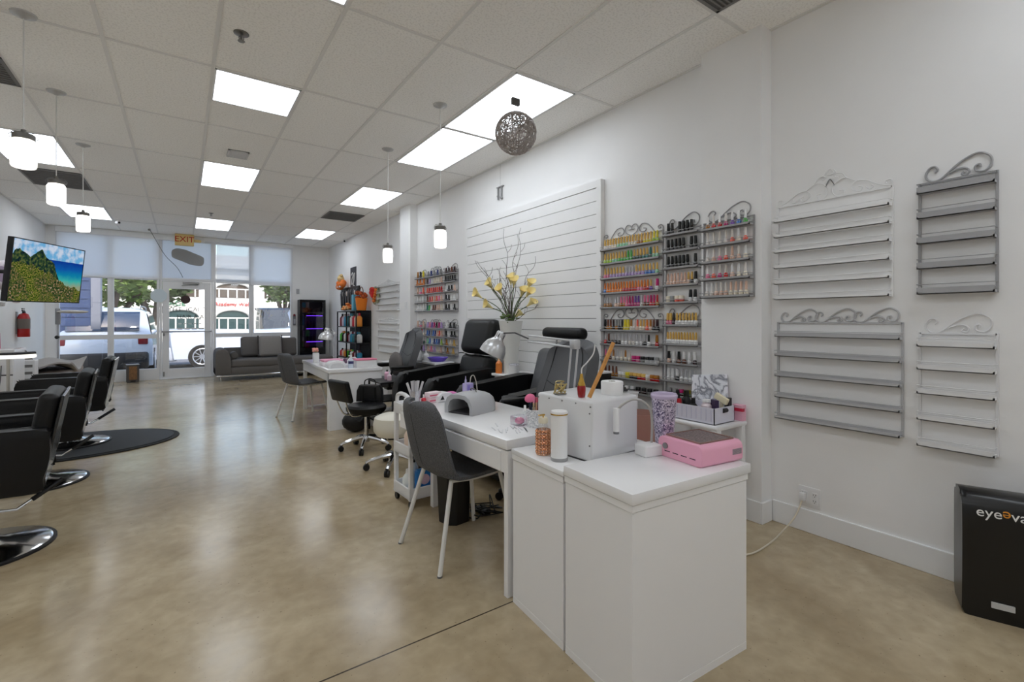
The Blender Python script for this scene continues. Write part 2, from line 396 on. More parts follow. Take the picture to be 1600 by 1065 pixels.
# ------------------------------------------------------------------ ceiling lights, vents, sprinklers
PM = emis((240, 247, 255), PANEL, 'light_panel')
def panel(x0, x1, y0, y1, label):
    t = thing('ceiling_light', label, 'ceiling light', ((x0 + x1) / 2, (y0 + y1) / 2, CZ - .012), 0, 'flat ceiling light panels')
    w_, l_ = (x1 - x0) / 2, (y1 - y0) / 2
    b = nb(); BX(b, -w_, w_, -l_, -l_ + .012, 0, .01); BX(b, -w_, w_, l_ - .012, l_, 0, .01); BX(b, -w_, -w_ + .012, -l_, l_, 0, .01); BX(b, w_ - .012, w_, -l_, l_, 0, .01)
    ob('frame', b, TRIMW, t); ob('diffuser', BX(nb(), -w_ + .012, w_ - .012, -l_ + .012, l_ - .012, .004, .009), PM, t)
a, r_ = .012, 1.2096
cA, cR, cL = (.193, .778), (2.022, 2.607), (-1.636, -1.05)
g0 = lambda k: GY[5 + k]
for cx, k, lb in ((cA, 0, None), (cA, 3, 'flat ceiling light panel above the room centre, in front of the small vent'), (cA, 6, 'flat ceiling light panel beside the exit sign'),
                  (cR, 0, 'flat ceiling light panel right above the woven ball'), (cR, 1, 'flat ceiling light panel just beyond the woven ball'), (cR, 3, 'flat ceiling light panel behind the right jar pendants'),
                  (cR, 6, 'flat ceiling light panel nearest the right front corner'), (cL, 3, 'flat ceiling light panel behind the nearest left jar pendant'), (cL, 6, 'flat ceiling light panel over the television, behind the furthest left pendant')):
    if lb: panel(cx[0], cx[1], g0(k) + a, g0(k + 1) - a, lb)
panel(cA[0], cA[1], g0(1) + a, 4.64, 'half-length square ceiling light panel near the middle of the ceiling')
panel(cA[0], cA[1], g0(-1) + a, g0(0) - a, 'ceiling light panel cut by the top edge of the picture')
for cx, k, lb in ((cR, -3, 'ceiling light panel behind the viewer on the right'), (cA, -3, 'ceiling light panel behind the viewer in the middle'), (cL, -1, 'ceiling light panel beside the viewer on the left'), (cL, -4, 'ceiling light panel behind the viewer on the left'), (cR, -5, 'ceiling light panel in the back right corner')):
    panel(cx[0], cx[1], g0(k) + a, g0(k + 1) - a, lb)
VG = M((128, 127, 126), .6, name='vent_grey'); VD = M((92, 90, 88), .7, name='vent_dark')
def vent(x0, x1, y0, y1, label, mat=VG, nsl=10):
    t = thing('ceiling_vent', label, 'air vent', ((x0 + x1) / 2, (y0 + y1) / 2, CZ - .014)); w_, l_ = (x1 - x0) / 2, (y1 - y0) / 2
    ob('backing', BX(nb(), -w_, w_, -l_, l_, .006, .013), VD if mat is VG else mat, t)
    b = nb(); BX(b, -w_, w_, -l_, -l_ + .02, 0, .01); BX(b, -w_, w_, l_ - .02, l_, 0, .01); BX(b, -w_, -w_ + .02, -l_, l_, 0, .01); BX(b, w_ - .02, w_, -l_, l_, 0, .01)
    fm = VG if mat is VG else mat; ob('frame', b, fm, t)
    s_ = nb()
    for i in range(nsl): 
        yy = -l_ + .03 + (2 * l_ - .06) * (i + .5) / nsl
        BX(s_, -w_ + .02, w_ - .02, yy - .006, yy + .004, .001, .008)
    ob('slats', s_, fm, t)
vent(.40, .60, 5.88, 6.14, 'small white ceiling vent between two middle light panels', M((214, 214, 214), .5), 8)
vent(2.02, 2.62, 8.25, 8.87, 'square ceiling vent beyond the right-hand light panels')
vent(-1.64, -1.04, 7.95, 8.86, 'dark ceiling vent above the left jar pendants', VG, 12)
vent(-1.64, -1.04, 4.74, 5.24, 'dark ceiling vent at the left edge of the picture')
vent(2.03, 2.61, .98, 1.60, 'dark mesh ceiling vent above the wall column at the top of the picture', VG, 22)
def sprinkler(x, y, lb, r=.045):
    t = thing('sprinkler', lb, 'sprinkler', (x, y, CZ), 0, 'ceiling sprinklers')
    ob('escutcheon', LT(nb(), [(0, -.012), (r * .5, -.012), (r, -.004), (r, 0)], 18), STEEL, t)
    b = nb(); CY(b, (0, 0, -.012), (0, 0, -.045), .008); TB(b, [(-.012, 0, -.02), (-.014, 0, -.035), (0, 0, -.05), (.014, 0, -.035), (.012, 0, -.02)], .003, 6)
    ob('stem', b, STEEL, t); ob('deflector', LT(nb(), [(0, -.055), (.02, -.053), (.022, -.05), (0, -.05)], 14), STEEL, t)
sprinkler(.308, 3.473, 'steel sprinkler head in front of the square light panel')
sprinkler(.40, 9.6, 'small steel sprinkler head in front of the panel by the exit sign', .035)
# dome cameras
def seccam(loc, lb, rz):
    t = thing('security_camera', lb, 'camera', loc, rz, 'white security cameras')
    b = nb(); CY(b, (0, 0, 0), (0, 0, -.03), .03); CY(b, (0, -.03, -.05), (0, .05, -.04), .024, .028); ob('housing', b, WPL, t)
    ob('lens', LT(nb(), [(0, 0), (.017, 0), (.019, .006), (0, .008)], 14, T=TR((0, -.031, -.05), rx=PI / 2)), M((10, 10, 10), .2), t)
seccam((-.97, 11.2, CZ - .008), 'small white security camera under the ceiling on the left, above the wide shade', R(30))
seccam((3.0, 10.9, CZ - .008), 'small white security camera under the ceiling in the right front corner', R(-20))
# exit sign
t = thing('exit_sign', 'yellowed exit sign with red letters hanging above the door', 'exit sign', (.03, 12.3, 2.86))
CRM = M((232, 205, 140), .5, name='yellowed_plastic')
ob('housing', BX(nb(), -.17, .17, -.04, .04, 0, .245, .015, 3), CRM, t)
text('lettering', 'EXIT', .17, TR((0, -.041, .13), rx=PI / 2), M((190, 28, 16), .5), t, .002)
b = nb(); BX(b, .17, .3, -.03, .03, .09, .15, .02, 3); ob('emergency_lamp', b, CRM, t)
b = nb(); BX(b, -.32, -.17, -.03, .03, .1, .17, .005, 1); ob('bracket', b, TRIMW, t); ob('canopy', BX(nb(), -.1, .1, -.03, .03, .24, .2395 + .0, 0), CRM, t) if False else None
ob('stem', CY(nb(), (0, 0, .24), (0, 0, .247), .02), CRM, t)
# jar pendants
BULBM = emis((255, 250, 240), BULB, 'bulb')
CORD = M((214, 214, 212), .4, name='cord_white')
def pendant(x, y, zb, lb, s=1.):
    t = thing('jar_pendant_lamp', lb, 'pendant lamp', (x, y, zb), 0, 'mason jar pendant lamps'); top = CZ - zb
    ob('canopy', LT(nb(), [(0, -.028), (.012, -.028), (.03, -.016), (.058, -.008), (.062, 0), (0, 0)], 24, (0, 0, top)), M((190, 190, 190), .3, metal=.3), t)
    ob('cord', CY(nb(), (0, 0, .21 * s), (0, 0, top - .02), .0035), CORD, t)
    h = .15 * s; r = .052 * s
    ob('jar', LT(nb(), [(0, .004), (r * .85, 0), (r, .01), (r, h * .86), (r * .82, h), (r * .78, h), (r * .94, h * .85), (r * .94, .016), (0, .012)], 24), JARF, t)
    lid = ob('lid', LT(nb(), [(r * .8, h - .002), (r * .9, h - .002), (r * .9, h + .03), (r * .8, h + .034), (.014, h + .036), (.012, h + .06), (0, h + .06)], 24), PEWT, t)
    b = nb(); TB(b, [(-r * 1.0, 0, h + .004), (-r * 1.12, 0, h + .02), (-r * .8, 0, h + .045), (0, 0, h + .048), (r * .8, 0, h + .045), (r * 1.12, 0, h + .02), (r * 1.0, 0, h + .004)], .0022, 6); ob('wire_handle', b, STEEL, lid)
    ob('bulb', LT(nb(), [(0, h * .2), (.018 * s, h * .24), (.029 * s, h * .4), (.03 * s, h * .55), (.018 * s, h * .8), (.013 * s, h * .95), (0, h * .95)], 18), BULBM, t)
pendant(-.785, 4.006, 2.183, 'mason jar pendant nearest the viewer, at the left edge', 1.12)
pendant(-.835, 5.212, 2.194, 'mason jar pendant second in the left row of three', 1.12)
pendant(-.857, 6.629, 2.194, 'mason jar pendant furthest away in the left row, near the television', 1.12)
pendant(1.81, 4.923, 1.887, 'mason jar pendant further back of the right pair, over the far desk')
pendant(1.806, 3.655, 1.886, 'mason jar pendant nearer of the right pair, left of the slatted panel')
# woven ball
t = thing('woven_ball_ornament', 'silver grey woven wire ball hanging below the right light panels', 'hanging ball', (1.987, 2.794, 2.625))
b = nb(); rr = random.Random(3)
for k in range(170):
    ax = Vector((rr.gauss(0, 1), rr.gauss(0, 1), rr.gauss(0, 1))).normalized(); u, v = frame_of(ax)
    off = rr.uniform(-.1, .1); rad = math.sqrt(.149 ** 2 - off ** 2); a0 = rr.uniform(0, 6.28); L_ = rr.uniform(1.2, 3.5); n_ = 14
    TB(b, [ax * off + (u * math.cos(a0 + L_ * i / n_) + v * math.sin(a0 + L_ * i / n_)) * rad * (1 + .01 * math.sin(i * 2.1 + k)) for i in range(n_ + 1)], .0026, 4)
for k in range(4):
    a0 = k * PI / 4; TB(b, [(.147 * math.cos(a0) * math.cos(i / 12 * PI), .147 * math.sin(a0) * math.cos(i / 12 * PI), .147 * math.sin(i / 12 * PI)) for i in range(24)], .0035, 5, True)
TB(b, [(.148 * math.cos(i / 12 * PI), .148 * math.sin(i / 12 * PI), 0) for i in range(24)], .0035, 5, True)
ob('wire_weave', b, M((172, 164, 160), .35, metal=.7, name='silver_wire'), t)
b = nb(); CY(b, (0, 0, .145), (0, 0, CZ - 2.625 - .012), .0008, n=6); ob('thread', b, CORD, t)
ob('solar_box', BX(nb(), -.035, .03, -.012, .012, .205, .255, .002, 1), M((88, 86, 84), .5), t)
# small bracket on the right wall
b = nb(); CY(b, (0, 0, .0), (0, 0, .28), .0015, n=6); BX(b, -.02, .0, -.08, .06, -.03, -.02); BX(b, -.02, 0, -.05, -.03, -.17, -.03); BX(b, -.02, 0, .02, .04, -.17, -.03); SP(b, (-.012, -.04, -.16), .02, n=8); SP(b, (-.012, .03, -.13), .018, n=8)
single('hanging_charm', b, M((150, 150, 150), .5), 'small grey charm hanging on the right wall above the slatted panel', 'ornament', (XR, 4.63, 2.86), sm=35)
# ------------------------------------------------------------------ shiplap panel
t = thing('slatted_panel', 'large white slatted board fixed on the right wall behind the armchairs', 'wall panel', (XR - .002, 0, 0))
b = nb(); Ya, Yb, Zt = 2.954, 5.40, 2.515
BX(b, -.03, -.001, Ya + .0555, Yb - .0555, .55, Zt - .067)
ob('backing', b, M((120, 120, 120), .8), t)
b = nb(); zz = Zt - .07
zs = [2.447 - .1165 * k for k in range(0, 18)]
prev = Zt - .0
for z_ in zs:
    if z_ < .6: break
    if prev < Zt - .001: BX(b, -.042, -.0305, Ya + .056, Yb - .056, z_ + .0025, prev - .0025)
    prev = z_
BX(b, -.042, -.0305, Ya + .056, Yb - .056, .55, prev - .002)
ob('slat_board', b, WHITE_WALL, t)
b = nb(); BX(b, -.048, 0, Ya, Ya + .055, .5, Zt); BX(b, -.048, 0, Yb - .055, Yb, .5, Zt); BX(b, -.048, 0, Ya + .0555, Yb - .0555, Zt - .066, Zt)
ob('border', b, WHITE_WALL, t)
# ------------------------------------------------------------------ wall racks
SCROLL_S = [[(.21, .12), (.245, .155), (.21, .2), (.14, .19), (.09, .12), (.10, .05), (.18, .0), (.30, .02), (.45, .13), (.6, .22), (.78, .27), (.92, .2), (.93, .09), (.85, .02), (.75, .04), (.74, .10), (.79, .12), (.80, .08)],
            [(.4, .07), (.52, .11), (.62, .10), (.66, .05), (.62, .01), (.57, .03), (.6, .06)]]
def mir(L_): return L_ + [[(1 - u, v) for u, v in c] for c in L_]
SCROLL_H = mir([[(.13, .0), (.18, .1), (.25, .19), (.33, .2), (.37, .12), (.34, .05), (.28, .04), (.26, .09), (.30, .11)],
                [(.5, .0), (.42, .06), (.39, .14), (.42, .22), (.47, .22), (.5, .17), (.49, .13), (.45, .13)],
                [(.0, .0), (.0, .07), (.03, .11), (.07, .09), (.06, .05), (.03, .06)]])
SCROLL_T = mir([[(.0, .0), (.0, .05), (.02, .07), (.05, .06), (.04, .03)], [(.0, .0), (.1, .04), (.2, .11), (.28, .12), (.32, .07), (.29, .02), (.24, .01), (.23, .05), (.26, .06)],
                [(.28, .12), (.36, .18), (.42, .17), (.47, .12), (.48, .05), (.44, .0), (.39, .01), (.38, .05), (.42, .06)],
                [(.36, .18), (.40, .24), (.44, .25), (.46, .22), (.43, .2)], [(.44, .25), (.48, .31), (.52, .30), (.53, .26), (.5, .25)], [(.2, .04), (.17, .01), (.14, .03), (.16, .05)], [(.46, .12), (.5, .20), (.54, .12)]])
def sc3():
    o = []
    for i in range(3):
        for c in SCROLL_S: o.append([(i * .31 + u * .38, v * .62) for u, v in c])
    return o
SCROLL_W = sc3()
def rack(lb, x, y0, y1, zs, ztop, crest, mat, depth=.055, ch=.42, grp=None, cat='wall rack', wire=.0045, zbot=None, lip=.018):
    """zs: heights of shelf undersides, top to bottom; x = wall plane, rack sticks out towards -x"""
    W = y1 - y0; zb = zbot if zbot is not None else zs[-1]
    t = thing('wall_rack', lb, cat, (x, y1, zb), 0, grp); rel = lambda z: z - zb
    f = nb()
    for yy in (0, -W): BX(f, -.012, -.002, yy - .005, yy + .005, 0, ztop - zb); 
    BX(f, -.012, -.004, -W, 0, ztop - zb - .008, ztop - zb)
    ob('frame', f, mat, t)
    for z_ in zs:
        s_ = nb(); z0 = rel(z_); BX(s_, -depth, -.012, -W + .004, -.004, z0, z0 + .004); BX(s_, -depth, -depth + .004, -W, 0, z0, z0 + lip); BX(s_, -.014, -.011, -W + .004, -.004, z0, z0 + .028)
        BX(s_, -depth, -.01, -.006, 0, z0, z0 + .012); BX(s_, -depth, -.01, -W, -W + .006, z0, z0 + .012)
        sh = ob('shelf', s_, mat, t, 0)
        q = nb(); TB(q, [(-.012, 0, z0 + lip + .016), (-depth, 0, z0 + lip + .016), (-depth, -W, z0 + lip + .016), (-.012, -W, z0 + lip + .016)], .0022, 5)
        ob('rail', q, mat, sh)
    cb = nb()
    for c_ in crest:
        pts = crom([(-.008, -u * W, rel(ztop) + v * ch) for u, v in c_], 5); TB(cb, pts, wire, 6)
    ob('scrollwork', cb, mat, t)
    return t
def shelfz(x, pts): return pts
RG = 'empty wall racks'
rack('empty white wall rack with six shelves and a tall peaked scroll crest', XR, .885, 1.467, [1.952 - .1128 * k for k in range(1, 6)][:0] + [1.868, 1.774, 1.68, 1.583, 1.487, 1.392], 1.975, SCROLL_T, RWHT, .06, .52, RG, wire=.0032)
rack('empty grey wall rack with a bold single scroll, top right of the wall', XR, .495, .772, [1.895, 1.77, 1.645, 1.52, 1.395], 1.955, SCROLL_S, M((164, 164, 166), .5), .06, .36, RG, wire=.0055, lip=.032)
rack('empty wide grey wall rack with a wavy scroll crest, lower row', XR, .842, 1.465, [1.165, 1.045, .92, .79, .66], 1.255, SCROLL_W, RGREY, .055, .45, RG, wire=.005)
rack('empty narrow white wall rack with five shelves and a single scroll, lower right', XR, .495, .772, [1.135, 1.02, .9, .77, .64], 1.205, SCROLL_S, M((226, 226, 227), .5), .06, .34, RG, lip=.026)
rack('empty pale rack high on the wall behind the far office chair', XR, 7.75, 8.83, [1.88, 1.77, 1.66, 1.55, 1.44], 1.93, SCROLL_T, RWHT, .06, .25, RG)
rack('empty pale rack low on the wall behind the far office chair', XR, 7.75, 8.83, [1.2, 1.07, .94, .81, .68], 1.26, SCROLL_T, RWHT, .06, .2, RG)
# ------------------------------------------------------------------ nail polish
GB = {}
def pol_mesh(kind, c):
    key = (kind, tuple(c))
    if key in GB: return GB[key]
    bm = nb()
    if kind == 'body_round': LT(bm, [(0, 0), (.0115, 0), (.013, .004), (.013, .026), (.007, .033), (0, .033)], 12)
    elif kind == 'body_square': BX(bm, -.0125, .0125, -.0125, .0125, 0, .032, .003, 1)
    elif kind == 'cap_thin': LT(bm, [(.0075, .033), (.0075, .06), (.0055, .074), (0, .075)], 10)
    elif kind == 'cap_thick': LT(bm, [(.011, .033), (.0115, .04), (.0095, .074), (0, .076)], 10)
    elif kind == 'jar': LT(bm, [(0, 0), (.017, 0), (.018, .003), (.018, .026), (0, .026)], 14)
    elif kind == 'jar_lid': LT(bm, [(.0185, .026), (.0185, .042), (.017, .044), (0, .044)], 14)
    elif kind == 'box': BX(bm, -.013, .013, -.018, .018, 0, .05, .001, 1)
    if kind.startswith('body') or kind == 'jar': m = M(c, .12, coat=.6, name='polish_glass')
    else: m = M(c, .28, coat=.2, name='bottle_cap')
    GB[key] = mesh_of('bottle' if kind.startswith('body') else kind, bm, m, 40); return GB[key]
def bottle(x, y, z, body, cap, lb, grp, kb='body_round', kc='cap_thin', s=1.):
    o = bpy.data.objects.new('polish_bottle', pol_mesh(kb, body)); COL.objects.link(o); o.location = (x, y, z); o.scale = (s, s, s * 1.2)
    tag(o, lb, 'nail polish', grp)
    c = bpy.data.objects.new('cap', pol_mesh(kc, cap)); COL.objects.link(c); c.parent = o
    return o
CN = {'gold': (222, 180, 92), 'orange': (226, 130, 40), 'silver': (196, 196, 200), 'black': (16, 16, 17), 'white': (234, 234, 234), 'clear': (226, 220, 214), 'green': (70, 175, 70), 'red': (196, 26, 34),
      'pink': (232, 120, 160), 'yellow': (224, 208, 50), 'lilac': (180, 150, 205), 'blue': (60, 120, 200), 'teal': (30, 120, 115), 'magenta': (190, 20, 110), 'coral': (236, 96, 74), 'brown': (110, 60, 40),
      'nude': (226, 190, 170), 'dark': (50, 20, 26), 'amber': (170, 110, 30), 'mint': (150, 215, 175), 'grey': (140, 140, 140), 'purple': (110, 60, 160), 'cream': (235, 225, 205), 'lime': (170, 205, 60), 'navy': (40, 60, 130), 'dark green': (14, 70, 56)}
POL = 0
def fill(rname, x, y0, y1, rows, depth=.055, grp='nail polish on the wall racks', s=1.1):
    """rows: (z, [(colour, cap, kind, n)...]) left to right in the picture = far to near"""
    global POL
    for ri, (z_, spec) in enumerate(rows):
        items = []
        for it in spec:
            for _ in range(it[3] if len(it) > 3 else 1): items.append(it)
        n = len(items); pos = 0
        for i, it in enumerate(items):
            yy = y1 - .02 - (y1 - y0 - .04) * ((i + .5) / n)
            if it[0] is None: continue
            pos += 1; kind = it[2]
            kb, kc = {'t': ('body_round', 'cap_thin'), 'q': ('body_square', 'cap_thin'), 'k': ('body_round', 'cap_thick'), 'j': ('jar', 'jar_lid'), 's': ('body_square', 'cap_thick')}[kind]
            what = 'jar' if kind == 'j' else 'polish'
            lb = '%s %s with %s cap, %s from left on %s shelf, %s' % (it[0], what, it[1], ORD[min(pos - 1, 21)], ORD[ri], rname)
            bottle(x - depth * .55, yy, z_ + .0045, CN[it[0]], CN[it[1]], lb, grp, kb, kc, s); POL += 1
# near racks on the right wall
PG = M((160, 159, 160), .45, metal=.1, name='polish_rack_grey')
zA = [1.868, 1.745, 1.617, 1.489, 1.364]
rack('widest filled polish rack, upper one, heart scroll crest, right of the slatted panel', XR, 2.33, 2.955, zA, 1.97, SCROLL_H, PG, .06, .4, 'filled polish racks')
fill('widest upper rack', XR, 2.33, 2.955, [
    (zA[0], [('clear', 'gold', 't', 3), ('cream', 'gold', 't', 2), ('mint', 'gold', 't', 4), ('cream', 'gold', 't', 3), ('amber', 'gold', 't', 2), ('yellow', 'gold', 't', 3), ('lime', 'yellow', 't', 2)]),
    (zA[1], [('lime', 'gold', 't', 3), ('mint', 'gold', 't', 2), ('green', 'gold', 't', 3), ('green', 'green', 't', 2), ('dark green', 'gold', 't', 3), ('teal', 'gold', 't', 2), ('dark green', 'teal', 't', 1), ('mint', 'gold', 't', 2)]),
    (zA[2], [('pink', 'gold', 't', 2), ('lilac', 'gold', 't', 5), ('lilac', 'silver', 't', 3), ('lilac', 'gold', 't', 3), ('blue', 'gold', 't', 3), ('mint', 'gold', 't', 1)]),
    (zA[3], [('blue', 'orange', 't', 1), ('orange', 'orange', 't', 6), ('red', 'orange', 't', 5), ('pink', 'orange', 't', 2), ('red', 'orange', 't', 2), ('purple', 'gold', 't', 1), (None, '', 't', 1), ('white', 'magenta', 's', 1)]),
    (zA[4], [('amber', 'silver', 't', 3), (None, '', 't', 1), ('nude', 'silver', 't', 2), ('amber', 'pink', 't', 2), ('pink', 'pink', 't', 1), ('magenta', 'magenta', 't', 2), ('magenta', 'purple', 't', 2), ('clear', 'silver', 't', 1), ('brown', 'pink', 't', 2), ('red', 'magenta', 't', 2), ('amber', 'red', 't', 1)])])
zB = [1.90, 1.776, 1.648, 1.518, 1.387]
rack('narrow filled polish rack with mostly black bottles, upper one, single scroll', XR, 1.995, 2.30, zB, 1.955, SCROLL_S, PG, .06, .38, 'filled polish racks')
fill('narrow upper rack', XR, 1.995, 2.30, [
    (zB[0], [('black', 'black', 'k', 2), (None, '', 'k', 1), ('black', 'black', 'k', 4), (None, '', 'k', 1)]),
    (zB[1], [('black', 'black', 'k', 5), (None, '', 'k', 1), ('black', 'black', 'k', 2)]),
    (zB[2], [('black', 'black', 'k', 6), (None, '', 'k', 1), ('black', 'black', 'k', 1)]),
    (zB[3], [('nude', 'nude', 't', 6), ('nude', 'gold', 't', 1), ('black', 'gold', 't', 1), ('white', 'black', 'k', 1)]),
    (zB[4], [('cream', 'cream', 'j', 1), ('grey', 'grey', 'j', 1), ('coral', 'cream', 'j', 2), (None, '', 'k', 1), ('white', 'black', 'k', 2)])])
XC = 2.95
zC = [1.865, 1.755, 1.643, 1.53, 1.413]
rack('filled polish rack on the wall column, white-tipped bottles, single scroll', XC, 1.555, 1.90, zC, 1.93, SCROLL_S, PG, .06, .36, 'filled polish racks')
fill('column rack', XC, 1.555, 1.90, [
    (zC[0], [('amber', 'white', 't', 1), ('red', 'clear', 't', 1), ('red', 'white', 't', 1), ('magenta', 'clear', 't', 1), ('purple', 'white', 't', 1), ('blue', 'white', 't', 1), ('green', 'white', 't', 1)]),
    (zC[1], [('clear', 'clear', 't', 4), ('coral', 'clear', 't', 1), ('cream', 'white', 't', 1), ('coral', 'clear', 't', 1)]),
    (zC[2], [('clear', 'white', 't', 1), ('nude', 'clear', 't', 1), ('pink', 'clear', 't', 1), ('coral', 'clear', 't', 1), ('nude', 'nude', 't', 1), ('nude', 'clear', 't', 1), ('cream', 'white', 't', 1)]),
    (zC[3], [('pink', 'white', 't', 1), ('coral', 'clear', 't', 1), ('magenta', 'clear', 't', 1), ('red', 'clear', 't', 1), ('nude', 'white', 't', 1), ('cream', 'white', 't', 1), ('cream', 'clear', 't', 1)]),
    (zC[4], [('clear', 'white', 't', 2), ('nude', 'clear', 't', 3), ('cream', 'nude', 't', 4)])])
zD = [1.17, 1.048, .912, .772, .66]
rack('widest filled polish rack, lower one, heart scroll crest, mixed bottles', XR, 2.33, 2.955, zD, 1.275, SCROLL_H, PG, .06, .4, 'filled polish racks')
fill('widest lower rack', XR, 2.33, 2.955, [
    (zD[0], [('black', 'black', 'k', 1), ('amber', 'brown', 't', 2), ('black', 'dark', 't', 1), ('amber', 'grey', 't', 1), ('black', 'grey', 't', 1), ('black', 'black', 't', 1), ('yellow', 'yellow', 's', 2), ('cream', 'amber', 't', 1), ('clear', 'clear', 't', 1), ('nude', 'coral', 't', 1), ('cream', 'gold', 't', 2), ('coral', 'orange', 't', 1), ('nude', 'amber', 't', 1), ('black', 'brown', 't', 1), ('black', 'dark', 's', 1)]),
    (zD[1], [('red', 'silver', 't', 1), ('dark', 'brown', 't', 1), ('dark', 'silver', 't', 1), ('black', 'silver', 't', 2), ('white', 'silver', 't', 2), ('clear', 'silver', 't', 2), ('white', 'silver', 't', 2), ('black', 'silver', 't', 1), ('white', 'black', 't', 1), (None, '', 't', 1), ('red', 'amber', 'k', 1)]),
    (zD[2], [('brown', 'pink', 't', 2), ('cream', 'amber', 't', 1), ('clear', 'silver', 't', 1), ('cream', 'clear', 't', 1), ('cream', 'amber', 't', 1), ('cream', 'clear', 't', 1), ('magenta', 'magenta', 'j', 1), ('pink', 'magenta', 'j', 1), ('grey', 'black', 'j', 1), ('white', 'black', 'j', 2), ('white', 'grey', 'j', 1)]),
    (zD[3], [('amber', 'brown', 't', 4), ('cream', 'white', 'j', 2), ('yellow', 'yellow', 'j', 1), ('black', 'gold', 'j', 2), ('red', 'gold', 'j', 2), ('cream', 'white', 'j', 1), ('red', 'amber', 'j', 2)]),
    (zD[4], [('black', 'grey', 'j', 2), ('grey', 'black', 'j', 2), ('black', 'white', 'j', 2), ('dark', 'black', 'j', 2), ('grey', 'black', 'j', 2)])])
zE = [1.218, 1.075, .93, .80, .69]
rack('narrow filled polish rack, lower one, gold and white caps, single scroll', XR, 1.995, 2.30, zE, 1.275, SCROLL_S, PG, .06, .38, 'filled polish racks')
fill('narrow lower rack', XR, 1.995, 2.30, [
    (zE[0], [('pink', 'gold', 'k', 2), ('dark', 'black', 't', 1), ('white', 'gold', 't', 7)]),
    (zE[1], [('white', 'gold', 't', 11)]),
    (zE[2], [('nude', 'black', 'k', 1), ('white', 'white', 'k', 1), ('brown', 'black', 'k', 1), ('brown', 'white', 'k', 1), ('white', 'white', 'k', 1), ('dark', 'white', 'k', 1)]),
    (zE[3], [('white', 'white', 'k', 2), ('black', 'white', 'k', 1), ('white', 'silver', 't', 4)]),
    (zE[4], [('black', 'grey', 'j', 2), ('dark', 'magenta', 'j', 1), ('lime', 'yellow', 'j', 1), ('black', 'black', 'j', 1)])])
NEARPOL = POL
# far polish racks beyond the shiplap
def farrow(z_, seq): return (z_, seq)
FARC = [(6.655, 7.0, 'far left rack'), (6.05, 6.625, 'far middle rack'), (5.65, 6.02, 'far right rack')]
far_rest = []
zU = [1.905, 1.79, 1.655, 1.525, 1.395]; zL = [1.14, 1.02, .90, .785]
upper = {0: [['amber', 'dark', 'yellow'], ['orange'] * 5, ['nude', 'pink', 'coral'], ['white'] * 3, ['white'] * 5],
         1: [['grey', 'navy', 'grey', 'navy', 'grey'], ['dark', 'lilac', 'white', 'cream', 'cream', 'cream', 'nude'], ['coral', 'red', 'coral', 'red', 'red', 'coral', 'red', 'red'], ['brown', 'red', 'coral', 'nude', 'coral', 'pink', 'nude'], ['teal', 'green', 'white', 'brown', 'brown', 'nude', 'nude', 'cream']],
         2: [['dark', 'dark', 'brown', 'dark'], ['black'] * 5, ['white', 'black', 'black', 'nude'], ['black', 'black', 'white', 'white'], ['black', 'black', 'white', 'black']]}
lower = {0: [['nude', 'pink', 'nude'], ['brown', 'nude', 'red', 'cream'], ['grey', 'coral', 'pink', 'dark green'], ['navy', 'grey', 'dark', 'lilac']],
         1: [['lilac', 'pink', 'purple', 'magenta', 'dark', 'magenta', 'lilac'], ['blue', 'navy', 'grey', 'blue', 'navy', 'nude', 'coral', 'nude'], ['mint', 'blue', 'white', 'navy', 'blue', 'navy', 'lime'], ['nude', 'pink', 'lilac', 'cream', 'nude']],
         2: [['white', 'black', 'black'], ['black', 'white', 'black', 'black'], ['amber', 'cream', 'gold'], ['amber', 'gold']]}
for ci, (ya, yb, nm) in enumerate(FARC):
    rack('%s of polish beyond the slatted panel, upper one' % nm, XR, ya, yb, zU, 1.965, SCROLL_H if ci == 1 else SCROLL_S, PG, .06, .4 if ci == 1 else .3, 'far polish racks')
    rack('%s of polish beyond the slatted panel, lower one' % nm, XR, ya, yb, zL, 1.2, SCROLL_H if ci == 1 else SCROLL_S, PG, .06, .35 if ci == 1 else .3, 'far polish racks')
    for part, zz_, dct in (('upper', zU, upper), ('lower', zL, lower)):
        for ri, cols in enumerate(dct[ci]):
            n = len(cols)
            for i, cc in enumerate(cols):
                yy = yb - .02 - (yb - ya - .04) * ((i + .5) / n)
                cap = 'black' if cc in ('black', 'dark') else ('white' if cc == 'white' else ('silver' if i % 2 else cc))
                if POL < 300:
                    bottle(XR - .033, yy, zz_[ri] + .0045, CN[cc], CN[cap], '%s polish with %s cap, %s from left on %s shelf, %s %s' % (cc, cap, ORD[i], ORD[ri], part, nm), 'nail polish on the far racks', 'body_square', 'cap_thick', 1.25); POL += 1
                else: far_rest.append((yy, zz_[ri] + .0045, cc))
if far_rest:
    bm = nb(); cols = sorted(set(c for _, _, c in far_rest)); 
    mats = [M(CN[c], .3, name='polish_colour') for c in cols]
    fidx = []
    for yy, z_, c in far_rest:
        n0 = len(bm.faces); BX(bm, XR - .049, XR - .017, yy - .016, yy + .016, z_, z_ + .04); CY(bm, (XR - .033, yy, z_ + .04), (XR - .033, yy, z_ + .092), .013, .011, 8)
        fidx += [cols.index(c)] * (len(bm.faces) - n0)
    me = bpy.data.meshes.new('polish_bottles'); bm.to_mesh(me); bm.free()
    for m in mats: me.materials.append(m)
    me.polygons.foreach_set('material_index', fidx)
    o = bpy.data.objects.new('polish_bottles', me); COL.objects.link(o)
    tag(o, 'remaining small polish bottles on the far racks beyond the slatted panel', 'nail polish', None, 'stuff')
